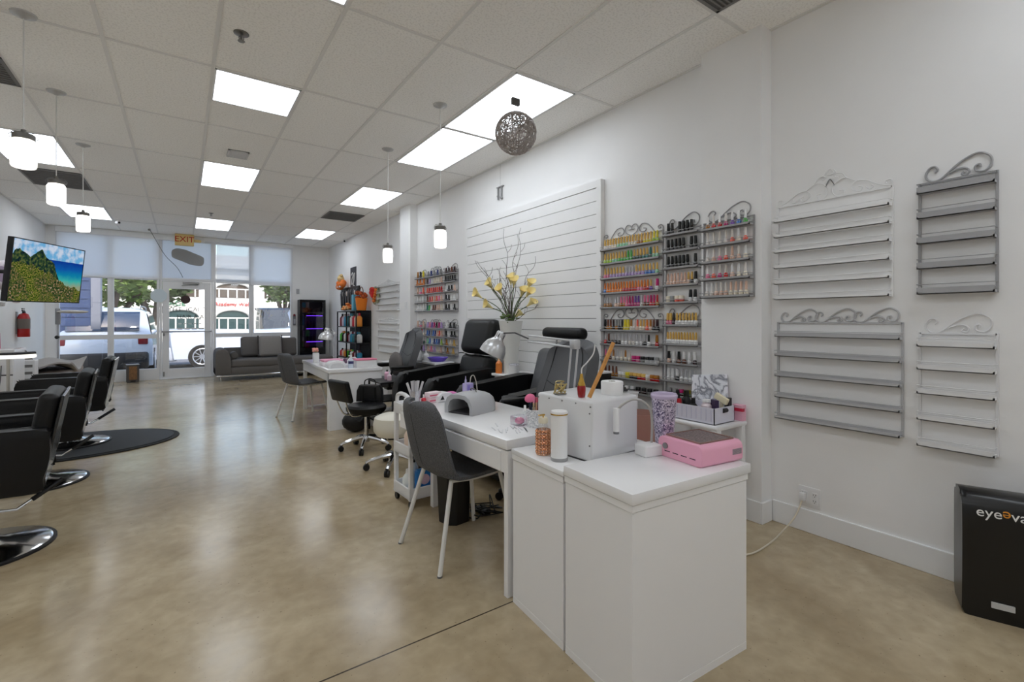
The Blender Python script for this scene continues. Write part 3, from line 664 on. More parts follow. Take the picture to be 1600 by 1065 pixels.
# outlet + cord by the column
t = thing('wall_outlet', 'white double outlet plate on the right wall above the baseboard', 'outlet', (XR, 1.286, .21))
ob('plate', BX(nb(), -.008, 0, -.06, .06, -.06, .06, .003, 2), WPL, t)
for yy in (.028, -.03):
    b = nb(); BX(b, -.011, -.007, yy - .017, yy + .017, -.035, .035, .003, 1); so = ob('socket', b, WPL, t)
    b = nb()
    for zz_ in (-.018, .018):
        for dy in (-.006, .006): BX(b, -.012, -.0105, yy + dy - .0012, yy + dy + .0012, zz_, zz_ + .009)
        SP(b, (-.011, yy, zz_ - .006), .0025, n=6)
    ob('slots', b, M((60, 60, 60), .6), so)
t = thing('power_cable', 'beige power cord plugged into the outlet and trailing to the white cabinet', 'cord', (0, 0, 0))
b = nb(); BX(b, XR - .045, XR - .012, 1.30, 1.328, .19, .235, .004, 2); ob('plug', b, WPL, t)
b = nb(); TB(b, crom([(XR - .03, 1.314, .2), (XR - .045, 1.32, .16), (XR - .09, 1.335, .09), (2.87, 1.352, .03), (2.75, 1.35, .006), (2.55, 1.34, .006), (2.42, 1.37, .006), (2.3, 1.38, .006), (2.1, 1.40, .006), (1.84, 1.42, .006)]), .0045, 8); ob('wire', b, M((214, 204, 184), .5), t)
b = nb(); BX(b, -.008, 0, -.04, .04, -.06, .06, .002, 1); BX(b, -.012, -.007, -.008, .008, -.015, .015)
single('light_switch', b, WPL, 'white switch plate with a small poster beside it on the far column', 'switch', (2.95, 7.2, 1.5))
# ------------------------------------------------------------------ white cabinets in the foreground
A0 = R(-3.6)
def cabinet(lb, loc, W, D, H, lid, over=.012):
    t = thing('cabinet', lb, 'cabinet', loc, A0)
    b = nb(); BX(b, .008, W - .014, .008, D, .03, H - lid - .028, .0015, 1); BX(b, .008, W - .014, .008, D, 0, .03, .001, 1); ob('body', b, LAC, t)
    ob('rail', BX(nb(), .004, W - .01, .005, D, H - lid - .0255, H - lid - .003, .001, 1), LAC, t)
    ob('top', BX(nb(), 0, W, 0, D, H - lid, H, .0018, 2), LAC, t)
    ob('edge_trim', BX(nb(), .004, .012, .004, .011, .03, H - lid - .03), LAC, t)
    return t
cabinet('white laminate cabinet nearest the viewer, thick overhanging top, holding the pink dust collector', (1.163, 1.0, 0), .632, .355, .715, .036)
cabinet('low white laminate cabinet behind the nearest one, under the white box', (1.183 + .002, 1.357, 0), .61, .378, .69, .02, 0)
# pink dust collector
t = thing('dust_collector', 'pink nail dust collector with dark mesh filter on the nearest white cabinet', 'dust collector', (1.575, 1.025, .715), R(-7))
PK = M((240, 172, 198), .28, coat=.3, name='pink_plastic')
prof = [(0, .012), (.006, .004), (.02, 0), (.2, 0), (.214, .004), (.22, .012), (.22, .06), (.214, .074), (.2, .082), (.02, .082), (.007, .074), (0, .06)]
b = nb(); PR(b, prof, 'x', 0, .232, .004); ob('housing', b, PK, t)
ft = nb(); BX(ft, .025, .207, .028, .195, .0805, .0845, .001, 1); fo = ob('filter', ft, M((118, 104, 104), .6, noise=.4, nscale=120, bump=.4, bscale=200, name='filter_mesh'), t)
b = nb()
for a_, b_ in (((.022, .026), (.21, .03)), ((.022, .193), (.21, .197))): BX(b, a_[0], b_[0], a_[1], b_[1], .082, .088, .001, 1)
BX(b, .02, .026, .026, .197, .082, .088, .001, 1); BX(b, .206, .212, .026, .197, .082, .088, .001, 1)
ob('filter_frame', b, M((150, 120, 112), .4, metal=.5), t)
b = nb()
for k in range(4): BX(b, -.0006, .003, .03 + k * .042, .058 + k * .042, .024, .0275)
ob('vent_slots', b, M((40, 20, 30), .6), t)
b = nb(); CY(b, (-.006, .178, .046), (.004, .178, .046), .012, n=18); ob('knob', b, STEEL, t)
ob('info_label', BX(nb(), .17, .222, -.0008, .003, .03, .052), M((150, 136, 146), .5, noise=.25, nscale=300), t)
# arched mini lamp
t = thing('arched_mini_lamp', 'small white lamp box with a grey bent neck in front of the glitter tumbler', 'lamp', (1.565, 1.262, .715), R(-10))
ob('base', BX(nb(), -.045, .045, -.035, .035, 0, .045, .006, 3), WPL, t)
b = nb(); TB(b, crom([(.025, .01, .04), (.028, .01, .12), (.02, .012, .18), (-.01, .02, .215), (-.05, .035, .225), (-.09, .05, .205), (-.12, .06, .175)]), .0052, 8); ob('neck', b, M((176, 174, 172), .35, metal=.4), t)
b = nb(); CY(b, (-.118, .058, .19), (-.118, .058, .095), .013, .013, 18); hd = ob('lamp_head', b, WPL, t)
ob('tip', CY(nb(), (-.118, .058, .0945), (-.118, .058, .085), .012, .012, 18), M((120, 122, 126), .4), hd)
# glitter tumbler
t = thing('tumbler', 'lilac glitter tumbler standing behind the pink dust collector', 'tumbler', (1.716, 1.3, .715))
def glit(c1, c2, s=260):
    m = bpy.data.materials.new('glitter'); m.use_nodes = True; nt = m.node_tree; b = nt.nodes['Principled BSDF']
    tc = nt.nodes.new('ShaderNodeTexCoord'); v = nt.nodes.new('ShaderNodeTexVoronoi'); v.inputs['Scale'].default_value = s
    nt.links.new(tc.outputs['Object'], v.inputs['Vector']); r = nt.nodes.new('ShaderNodeValToRGB'); r.color_ramp.elements[0].position = .2; r.color_ramp.elements[1].position = .8
    r.color_ramp.elements[0].color = lin(c1) + (1,); r.color_ramp.elements[1].color = lin(c2) + (1,)
    nt.links.new(v.outputs['Color'], r.inputs[0]); nt.links.new(r.outputs[0], b.inputs['Base Color']); b.inputs['Metallic'].default_value = .35; b.inputs['Roughness'].default_value = .3; return m
GLT = glit((92, 82, 120), (236, 226, 244), 190)
ob('cup', LT(nb(), [(0, 0), (.033, 0), (.036, .01), (.046, .12), (.052, .2), (.0535, .215), (.05, .215), (.03, .02), (0, .018)], 32), GLT, t)
ob('rim', LT(nb(), [(.0495, .214), (.055, .214), (.057, .226), (.053, .234), (.049, .228), (.0485, .214)], 32), M((200, 186, 214), .25, coat=.4), t)
# tall white canister + rose gold bottle
t = thing('canister', 'tall plain white cylinder bottle with a gold ring near its top', 'bottle', (1.272, 1.48, .69))
ob('body', LT(nb(), [(0, .014), (.0345, .014), (.0345, .192), (0, .192)], 32), M((240, 240, 240), .4), t)
ob('base', LT(nb(), [(0, 0), (.034, 0), (.0355, .003), (.0355, .014), (0, .014)], 32), M((160, 160, 160), .3), t)
lc = ob('lid', LT(nb(), [(0, .192), (.0352, .192), (.0352, .199), (.033, .203), (0, .203)], 32), M((236, 236, 236), .4), t)
ob('gold_ring', LT(nb(), [(.0345, .1885), (.036, .1885), (.036, .1935), (.0345, .1935)], 32), GOLD, t)
t = thing('pump_bottle', 'clear pump bottle in a rose gold beaded sleeve next to the white cylinder', 'bottle', (1.272, 1.585, .69))
ob('flask', LT(nb(), [(0, .004), (.026, .004), (.026, .11), (.02, .13), (.012, .14), (0, .14)], 20), JARG, t)
b = nb()
for k in range(12):
    a_ = 2 * PI * k / 12; CY(b, (.029 * math.cos(a_), .029 * math.sin(a_), .002), (.029 * math.cos(a_), .029 * math.sin(a_), .108), .0018, n=5)
for z_ in (.004, .03, .056, .082, .106): TB(b, [(.03 * math.cos(i / 12 * PI), .03 * math.sin(i / 12 * PI), z_) for i in range(24)], .002, 5, True)
for k in range(12):
    for j in range(8):
        a_ = 2 * PI * (k + .5) / 12; SP(b, (.03 * math.cos(a_), .03 * math.sin(a_), .012 + j * .0125), .0052, n=6)
ob('beaded_sleeve', b, RGOLD, t)
ob('pump', LT(nb(), [(0, .135), (.02, .135), (.021, .15), (.018, .158), (.0, .158)], 20), M((236, 228, 204), .3), t)
b = nb(); CY(b, (0, 0, .155), (0, 0, .17), .003, n=6); BX(b, -.025, .008, -.006, .006, .166, .172, .002, 1); ob('spout', b, GOLD, t)
# white acrylic box
BA = R(4); BT = .94
t = thing('storage_box', 'large white acrylic box with small bolts on the low white cabinet', 'box', (1.343, 1.36, .69), BA)
W_, D_, H_ = .30, .33, .25
ob('shell', BX(nb(), 0, W_, 0, D_, .004, H_, .012, 4), M((224, 225, 227), .3, coat=.3), t)
ob('foot', BX(nb(), .004, W_ - .004, .004, D_ - .004, 0, .006), M((70, 70, 74), .5), t)
b = nb()
for y_, z_ in ((.0, .235), (.08, .24), (.16, .24), (.24, .24), (.31, .238)): CY(b, (-.002, y_ + .01, z_ - .008), (.004, y_ + .01, z_ - .008), .0035, n=8)
for z_ in (.2, .07): CY(b, (-.002, .014, z_), (.004, .014, z_), .0035, n=8)
ob('bolts', b, M((120, 120, 124), .4, metal=.6), t)
def onbox(u, v): 
    c_, s_ = math.cos(BA), math.sin(BA); return (1.343 + u * c_ - v * s_, 1.36 + u * s_ + v * c_, BT)
p = onbox(.215, .075); t = thing('paper_roll', 'white paper towel roll on top of the white acrylic box', 'paper roll', p)
ob('roll', LT(nb(), [(.016, 0), (.046, 0), (.048, .003), (.048, .055), (.046, .058), (.016, .058), (.016, 0)], 32), M((238, 238, 238), .8, bump=.1), t)
ob('core', LT(nb(), [(.0145, .001), (.016, .001), (.016, .0575), (.0145, .0575)], 24), M((150, 140, 130), .8), t)
p = onbox(.045, .1); t = thing('polish_sculpture', 'dark red polish-shaped ornament with gold cap on the white acrylic box', 'ornament', p)
ob('bottle', LT(nb(), [(0, 0), (.014, .001), (.017, .012), (.0185, .036), (.0175, .05), (0, .05)], 24), M((150, 14, 26), .12, coat=.6), t)
ob('cap', LT(nb(), [(.0155, .05), (.016, .056), (.008, .082), (.006, .1), (0, .101)], 24), GOLD, t)
b = nb(); TB(b, crom([(0, 0, .1), (.002, -.002, .125), (.015, -.02, .15), (.035, -.035, .185), (.04, -.04, .225)]), .003, 6); ob('wire', b, M((225, 225, 225), .4), t)
p = onbox(.015, .03); t0 = nb(); d = Vector((.088, -.05, .235))
TB(t0, [Vector((0, 0, .012)), d * .25 + Vector((0, 0, .009)), d * .5 + Vector((.002, 0, .006)), d], .008, 6, rs=[.009, .0085, .009, .0085])
single('wooden_stick', t0, M((206, 148, 82), .6, noise=.12, nscale=60), 'knotty wooden stick leaning up from the white acrylic box', 'stick', p)
p = onbox(.03, .21); t = thing('wire_ornament', 'gold and silver wire scribble ornament on the back of the white box', 'ornament', p)
b = nb(); rr = random.Random(5)
for k in range(5):
    TB(b, crom([(rr.uniform(-.03, .03), rr.uniform(-.015, .015), rr.uniform(.004, .06)) for _ in range(5)], 5, True), .003, 5, True)
ob('wire_loops', b, M((196, 176, 120), .3, metal=.8), t)
ob('foot', BX(nb(), -.025, .025, -.015, .015, 0, .006, .002, 1), STEEL, t)
# ------------------------------------------------------------------ near desk
DA = R(2.0); DH = .72
t = thing('manicure_desk', 'long white manicure desk in the middle, behind the two white cabinets', 'desk', (1.205, 1.765, 0), DA)
L_, Wd = 1.185, .55
ob('desktop', BX(nb(), 0, Wd, 0, L_, DH - .045, DH, .002, 2), LAC, t)
ob('apron', BX(nb(), .004, Wd - .004, .004, L_ - .004, DH - .155, DH - .05, .002, 1), LAC, t)
ob('drawer_front', BX(nb(), -.001, .006, .05, L_ - .01, DH - .15, DH - .056, .0015, 1), LAC, t)
ob('side_panel', BX(nb(), .005, Wd - .01, .0, .03, 0, DH - .05, .002, 1), LAC, t)
for yy in (L_ - .045,):
    for xx in (.22, Wd - .05): ob('leg', BX(nb(), xx, xx + .04, yy, yy + .04, 0, DH - .15, .002, 1), LAC, t)
def dk(u, v, z=DH):
    c_, s_ = math.cos(DA), math.sin(DA); return (1.205 + u * c_ - v * s_, 1.765 + u * s_ + v * c_, z)
# UV nail lamp
t = thing('nail_lamp', 'grey arched nail curing lamp in the middle of the near desk', 'nail lamp', (1.425, 2.46, DH), R(20))
GP = M((190, 191, 194), .35, name='grey_plastic')
def archp(w, h, f=.0): return [(-w, 0), (-w, h * .45), (-w * .82, h * .8), (-w * .5, h * .97), (0, h), (w * .5, h * .97), (w * .82, h * .8), (w, h * .45), (w, 0)]
b = nb(); o_ = archp(.105, .115); i_ = archp(.082, .09)
def sec(pts, x, s=1., dz=0): return [b.verts.new((x, p[0] * s, p[1] * s + dz)) for p in pts]
r0 = sec(i_, -.12); r1 = sec(o_, -.125); r2 = sec(o_, -.03, 1.04); r3 = sec(o_, .06, 1.03); r4 = sec(o_, .115, .86); r5 = sec(o_, .135, .6); ri = sec(i_, .08, .95)
for q0, q1 in ((ri, r0), (r0, r1), (r1, r2), (r2, r3), (r3, r4), (r4, r5)):
    for k in range(8): b.faces.new((q0[k], q0[k + 1], q1[k + 1], q1[k]))
b.faces.new(r5)
ob('housing', b, GP, t, 50)
ob('floor_plate', BX(nb(), -.115, .11, -.085, .085, .001, .008), M((60, 60, 62), .3), t)
ob('inner_back', PR(nb(), [(p[0] * .94, p[1] * .94) for p in i_], 'x', .078, .083), M((24, 24, 26), .4), t)
b = nb(); TB(b, crom([(.0, -.035, .113), (.0, -.03, .127), (.01, .0, .135), (.025, .03, .128), (.04, .036, .112)]), .0035, 6); ob('handle', b, PEWT, t)
ob('power_button', CY(nb(), (.112, -.07, .05), (.12, -.075, .05), .006, n=10), BLKP, t)
# purple drill unit on white case
t = thing('tissue_case', 'white case with a triangular dark opening on the far end of the near desk', 'case', dk(.28, 1.13), R(15))
b = nb(); PR(b, [(-.075, 0), (.075, 0), (.07, .035), (.04, .055), (-.035, .06), (-.07, .04)], 'y', -.05, .05, .006); ob('case', b, WPL, t)
b = nb(); PR(b, [(-.055, .015), (-.02, .015), (-.035, .042)], 'y', -.0515, -.045); ob('opening', b, BLKP, t)
t = thing('nail_drill_unit', 'lilac nail drill control unit standing at the far end of the near desk', 'nail drill', dk(.42, 1.02), R(10))
ob('case', BX(nb(), -.03, .035, -.025, .025, 0, .12, .008, 3), M((182, 170, 222), .35), t)
ob('face', BX(nb(), -.024, .0, -.027, -.024, .01, .11, .002, 1), M((150, 136, 214), .35), t)
b = nb(); CY(b, (-.028, -.012, .06), (-.028, -.012, .145), .009, .007); CY(b, (-.028, -.012, .145), (-.028, -.012, .17), .004, .002); ob('handpiece', b, M((196, 188, 226), .3), t)
b = nb(); TB(b, crom([(.02, 0, .118), (.03, 0, .16), (.055, 0, .165), (.075, 0, .12), (.085, 0, .06)]), .0035, 6); ob('cord', b, M((196, 190, 178), .5), t)
b = nb(); CY(b, (.084, 0, .062), (.07, -.005, .006), .008, .006); ob('plug', b, M((120, 116, 110), .5), t)
single('pink_cloth', SP(nb(), (0, 0, .028), .05, (1.1, .7, .5), 14), M((224, 130, 190), .8, bump=.5, bscale=40), 'crumpled pink cloth behind the white case on the near desk', 'cloth', dk(.36, 1.15))
for k, (z_, c_, lb) in enumerate(((0, (236, 208, 214), 'lower'), (.034, (240, 222, 226), 'upper'))):
    t = thing('small_box', '%s of two stacked pale pink striped boxes on the near desk' % lb, 'box', dk(.21, 1.12, DH + z_), R(14), 'pale pink boxes')
    ob('box', BX(nb(), -.05, .05, -.03, .03, 0, .032, .003, 1), M(c_, .5), t)
    ob('stripe', BX(nb(), -.052, .052, -.031, -.0295, .01, .018), M((214, 90, 120), .5), t)
t = thing('file_cup', 'clear cup full of nail files at the far left corner of the near desk', 'cup', dk(.085, 1.13))
ob('cup', LT(nb(), [(0, 0), (.032, 0), (.038, .085), (.036, .085), (.03, .004), (0, .004)], 20), CLEARP, t)
for k, (dx, dy, tl) in enumerate(((-.02, 0, -.35), (-.008, .01, -.12), (.004, -.006, .02), (.014, .008, .14), (.022, 0, .32), (.0, .014, -.04))):
    b = nb(); BX(b, -.008, .008, -.0015, .0015, .006, .145, .001, 1, TR((dx * .4, dy, .004), ry=tl)); 
    tag(ob('nail_file', b, M((214 - 12 * (k % 3), 212 - 12 * (k % 3), 214 - 12 * (k % 3)), .7), None), 'pale nail file in the clear cup, %s from the left' % ORD[k], 'nail file', 'nail files in the cup').location = dk(.085, 1.13)
def jarlet(name, lb, cat, loc, r, h, body, cap, ch=.02, cr=None, grp=None):
    t = thing(name, lb, cat, loc, 0, grp)
    ob('bottle', LT(nb(), [(0, 0), (r * .92, 0), (r, h * .05), (r, h * .8), (r * .55, h), (0, h)], 18), body, t)
    cr = cr or r * .5; ob('cap', LT(nb(), [(0, h), (cr, h), (cr * .85, h + ch), (0, h + ch)], 14), cap, t); return t
WP2 = M((238, 238, 238), .4)
jarlet('small_bottle', 'small red bottle with a clear tip beside the pink boxes on the near desk', 'bottle', dk(.14, 1.12), .016, .035, M((206, 40, 60), .2, coat=.5), WP2, .02, .006)
jarlet('small_jar', 'small grey jar left of the file cup on the near desk', 'jar', dk(.03, 1.145), .02, .03, M((190, 190, 190), .4), WP2, .01, .016)
jarlet('dropper_bottle', 'small clear teardrop bottle by the brush cup on the near desk', 'bottle', dk(.44, .42), .014, .022, JARG, WP2, .03, .008)
t = thing('powder_jar', 'square glass jar of pink powder beside the brush cup', 'jar', dk(.245, .22), R(10))
ob('glass', BX(nb(), -.036, .036, -.036, .036, 0, .05, .004, 2), CLEARP, t); ob('powder', SP(nb(), (0, 0, .022), .026, (1, 1, .7), 14), M((240, 130, 170), .7), t)
t = thing('brush_cup', 'sparkly white cup of makeup brushes at the near end of the desk', 'brush cup', dk(.29, .145))
ob('cup', LT(nb(), [(0, 0), (.044, 0), (.046, .004), (.048, .088), (.044, .09), (.042, .006), (0, .006)], 28), glit((190, 192, 196), (252, 252, 252), 230), t)
brs = [(-.022, .0, -.18, .0, (236, 120, 160), 'fan', (40, 44, 70)), (-.012, .014, -.08, .1, (240, 150, 180), 'tip', (220, 190, 150)), (.0, -.012, .04, -.05, (200, 90, 110), 'tip', (196, 150, 120)), (.014, .008, .12, .05, (214, 30, 40), 'cap', (120, 30, 34)),
       (.024, -.006, .22, 0, (36, 30, 34), 'tip', (36, 30, 34)), (-.026, .016, -.25, .1, (30, 34, 56), 'tip', (30, 34, 56)), (.016, -.018, .3, -.1, (190, 190, 190), 'tip', (200, 200, 200))]
BRL = ['big pink fluffy makeup brush with a dark handle, in the sparkly cup', 'slim pale pink brush with a tan handle beside the fluffy one', 'slim dusty red brush in the middle of the sparkly cup', 'red capped brush on the right side of the sparkly cup',
       'slim black brush leaning right in the sparkly cup', 'slim navy brush leaning left in the sparkly cup', 'slim silver grey brush leaning furthest right in the sparkly cup']
for k, (dx, dy, ty, tx, c_, kd, hc) in enumerate(brs):
    T = TR((dx * .5, dy * .5, .008), ry=ty, rx=tx); t = thing('makeup_brush', BRL[k], 'brush', dk(.29, .145), 0, 'brushes in the cup')
    b = nb(); CY(b, (0, 0, 0), (0, 0, .115), .004, .005, 8); bmesh.ops.transform(b, matrix=T, verts=b.verts); ob('handle', b, M(hc, .35), t)
    b = nb()
    if kd == 'fan': SP(b, (0, 0, .142), .03, (1, .7, .75), 16)
    elif kd == 'cap': CY(b, (0, 0, .115), (0, 0, .155), .008, .008, 12)
    else: CY(b, (0, 0, .115), (0, 0, .14), .005, .007, 10)
    bmesh.ops.transform(b, matrix=T, verts=b.verts); ob('bristles', b, M(c_, .7), t)
b = nb(); rr = random.Random(9)
for k in range(16):
    T = TR((rr.uniform(-.09, .07), rr.uniform(-.1, .1), .002), rz=rr.uniform(.9, 1.3)); BX(b, -.035, .035, -.003, .003, 0, .0016, 0, 1, T)
single('nail_tip_strips', b, CLEARP, 'scattered clear plastic strips on the near end of the desk', 'plastic strips', dk(.16, .19), kind=None) if False else tag(ob('nail_tip_strips', b, M((236, 237, 240), .2), None, 0, loc=dk(.15, .2)), 'scattered clear plastic strips on the near end of the desk', 'plastic strips', None, 'stuff')
# architect lamp (two of them)
LMET = M((205, 206, 208), .3, metal=.6, name='lamp_silver')
def desk_lamp(lb, base, elbow, joint, head, aim, hr=.085):
    """all points absolute; head = centre of dome mouth, aim = direction the mouth faces"""
    t = thing('desk_lamp', lb, 'desk lamp', base); B0 = Vector(base); L = lambda p: Vector(p) - B0
    b = nb(); LT(b, [(0, 0), (.05, 0), (.05, .012), (.012, .02), (.01, .03), (0, .03)], 20); ob('base', b, LMET, t)
    def bars(p, q, off=.018):
        b = nb(); p, q = L(p), L(q); d = (q - p).normalized(); s_ = d.cross(Vector((0, 0, 1)));
        if s_.length < .2: s_ = Vector((1, .25, 0)) if abs(d.z) > .9 else d.cross(Vector((1, 0, 0)))
        s_ = Vector((.57, -.82, 0)) if abs(d.z) > .8 else Vector((0, 0, 1)); s_.normalize()
        for sg in (-1, 1): CY(b, p + s_ * sg * off, q + s_ * sg * off, .0058, n=8)
        return b
    ob('lower_arm', bars(Vector(base) + Vector((0, 0, .02)), elbow), LMET, t)
    ob('upper_arm', bars(elbow, joint), LMET, t)
    b = nb(); e = L(elbow); BX(b, e.x - .022, e.x + .022, e.y - .022, e.y + .022, e.z - .025, e.z + .025, .006, 2); ob('elbow_joint', b, LMET, t)
    b = nb(); h = L(head); a_ = Vector(aim).normalized(); top = h - a_ * .17
    TB(b, [L(joint), (L(joint) + top) / 2 + Vector((0, 0, .01)), top + a_ * .02], .005, 6); ob('neck', b, M((60, 60, 62), .4), t)
    q = Vector((0, 0, -1)).rotation_difference(a_).to_matrix().to_4x4()
    b = nb(); LT(b, [(hr, 0), (hr * 1.0, .01), (hr * .95, .04), (hr * .78, .075), (hr * .5, .1), (hr * .36, .11), (hr * .36, .15), (hr * .3, .16), (0, .163), (0, .155), (hr * .3, .14), (hr * .45, .095), (hr * .72, .072), (hr * .9, .038), (hr * .95, .004)], 28, T=Matrix.Translation(h) @ q)
    sh = ob('lamp_shade', b, LMET, t)
    b = nb()
    for k in range(5): 
        a2 = 2 * PI * k / 5; CY(b, (hr * .365 * math.cos(a2), hr * .365 * math.sin(a2), .118), (hr * .365 * math.cos(a2), hr * .365 * math.sin(a2), .145), .003, n=5)
    bmesh.ops.transform(b, matrix=Matrix.Translation(h) @ q, verts=b.verts); ob('vent_slots', b, M((50, 50, 52), .5), sh)
    ob('bulb', SP(nb(), tuple(h - a_ * .045), .028, n=14), M((235, 235, 230), .4), sh)
    return t
desk_lamp('silver dome desk lamp on the near desk, arm folded beside the office chair', (1.725, 1.93, DH), (1.745, 1.90, 1.135), (1.72, 2.29, 1.155), (1.655, 2.60, 1.045), (-.34, .25, -.9), .085)
# ------------------------------------------------------------------ far desk
FA = R(-1.5); FH = .70
t = thing('manicure_desk', 'far white manicure desk with a solid side panel, beside the black stool', 'desk', (1.368, 5.60, 0), FA)
Lf, Wf = 1.64, .615
ob('desktop', BX(nb(), -.012, Wf, -.012, Lf, FH - .04, FH, .002, 2), LAC, t)
ob('apron', BX(nb(), .0, Wf - .004, .006, Lf - .01, FH - .14, FH - .04, .002, 1), LAC, t)
ob('side_panel', BX(nb(), 0, Wf - .03, 0, .1, 0, FH - .04, .002, 1), LAC, t)
ob('leg', BX(nb(), 0, .045, Lf - .06, Lf - .015, 0, FH - .14, .002, 1), LAC, t); ob('leg', BX(nb(), Wf - .07, Wf - .025, Lf - .06, Lf - .015, 0, FH - .14, .002, 1), LAC, t)
ob('foot_rail', BX(nb(), .045, Wf - .07, Lf - .05, Lf - .02, .02, .045, .002, 1), LAC, t)
def fd(u, v, z=FH):
    c_, s_ = math.cos(FA), math.sin(FA); return (1.368 + u * c_ - v * s_, 5.60 + u * s_ + v * c_, z)
p = fd(.3, 1.05); desk_lamp('silver dome desk lamp on the far desk', p, (p[0] + .0, p[1] - .0, 1.08), (p[0] - .02, p[1] + .05, 1.12), (p[0] - .1, p[1] + .06, 1.0), (-.15, 0, -1), .1)
t = thing('tool_box', 'white box with a pink lid on the near corner of the far desk', 'box', fd(.44, .12), 0)
ob('box', BX(nb(), -.12, .12, -.08, .08, 0, .085, .004, 2), WPL, t); ob('lid', BX(nb(), -.124, .124, -.084, .084, .085, .102, .004, 2), M((232, 130, 160), .4), t)
t = thing('sanitizer_bottle', 'clear pump bottle with blue and red label beside the pink lidded box', 'bottle', fd(.27, .1))
ob('bottle', LT(nb(), [(0, 0), (.03, 0), (.031, .09), (.012, .115), (0, .115)], 20), M((206, 216, 230), .2, coat=.4), t); ob('label_band', LT(nb(), [(.0315, .05), (.0315, .08)], 20), M((60, 60, 110), .5), t)
b = nb(); CY(b, (0, 0, .115), (0, 0, .14), .01); BX(b, -.03, .012, -.008, .008, .138, .15, .003, 1); ob('pump', b, WPL, t)
t = thing('nail_lamp', 'white arched nail lamp on the near left corner of the far desk', 'nail lamp', fd(.12, .2), 0)
b = nb(); PR(b, archp(.1, .085), 'y', -.07, .09, .006); ob('housing', b, WPL, t); ob('opening', PR(nb(), archp(.075, .06), 'y', -.072, -.069), M((210, 210, 212), .5), t)
t = thing('small_tray', 'low white tray box between the nail lamp and pump bottle', 'tray', fd(.24, .22), 0); ob('tray', BX(nb(), -.07, .07, -.05, .05, 0, .035, .004, 2), WPL, t); ob('liner', BX(nb(), -.06, .06, -.04, .04, .0345, .0365), M((220, 214, 226), .5), t)
t = thing('towel_stack', 'pink and white folded towels on the far desk behind the white lamp', 'towels', fd(.15, .55), 0)
ob('white_towel', BX(nb(), -.13, .13, -.1, .1, 0, .05, .015, 3), M((236, 232, 236), .9), t); ob('pink_towel', BX(nb(), -.12, .12, -.09, .09, .05, .08, .012, 3), M((232, 170, 196), .9), t)
b = nb()
for k in range(9): 
    a_ = k * .7; SP(b, (.05 * math.cos(a_), .03 * math.sin(a_), .025 + .02 * (k % 3)), .022, n=8)
single('hair_clip_pile', b, M((110, 80, 104), .5), 'small dark purple pile of clips on the far desk', 'clips', fd(.3, .5))
b = nb(); TB(b, [(-.06, 0, .004), (-.06, 0, .07), (-.03, 0, .1), (.03, 0, .1), (.06, 0, .07), (.06, 0, .004)], .008, 8)
single('white_wire_stand', b, WPL, 'small white arched stand on the far desk in front of the clips', 'stand', fd(.36, .36))
t = thing('flower_vase', 'small square white vase with pale pink flowers on the far desk', 'vase', fd(.07, 1.1)); ob('vase', BX(nb(), -.035, .035, -.035, .035, 0, .13, .004, 2), WPL, t)
b = nb()
for k in range(12):
    a_ = k * 2.4; r0_ = .012 + .03 * ((k * 7) % 5) / 5; SP(b, (r0_ * math.cos(a_), r0_ * math.sin(a_), .155 + .035 * ((k * 3) % 4) / 4), .02, (1, 1, .8), 8)
ob('flowers', b, M((240, 172, 156), .8), t)
b = nb()
for k in range(5): a_ = k * 1.3; CY(b, (0, 0, .12), (.03 * math.cos(a_), .03 * math.sin(a_), .17), .003, n=5)
ob('stems', b, M((120, 140, 80), .7), t)
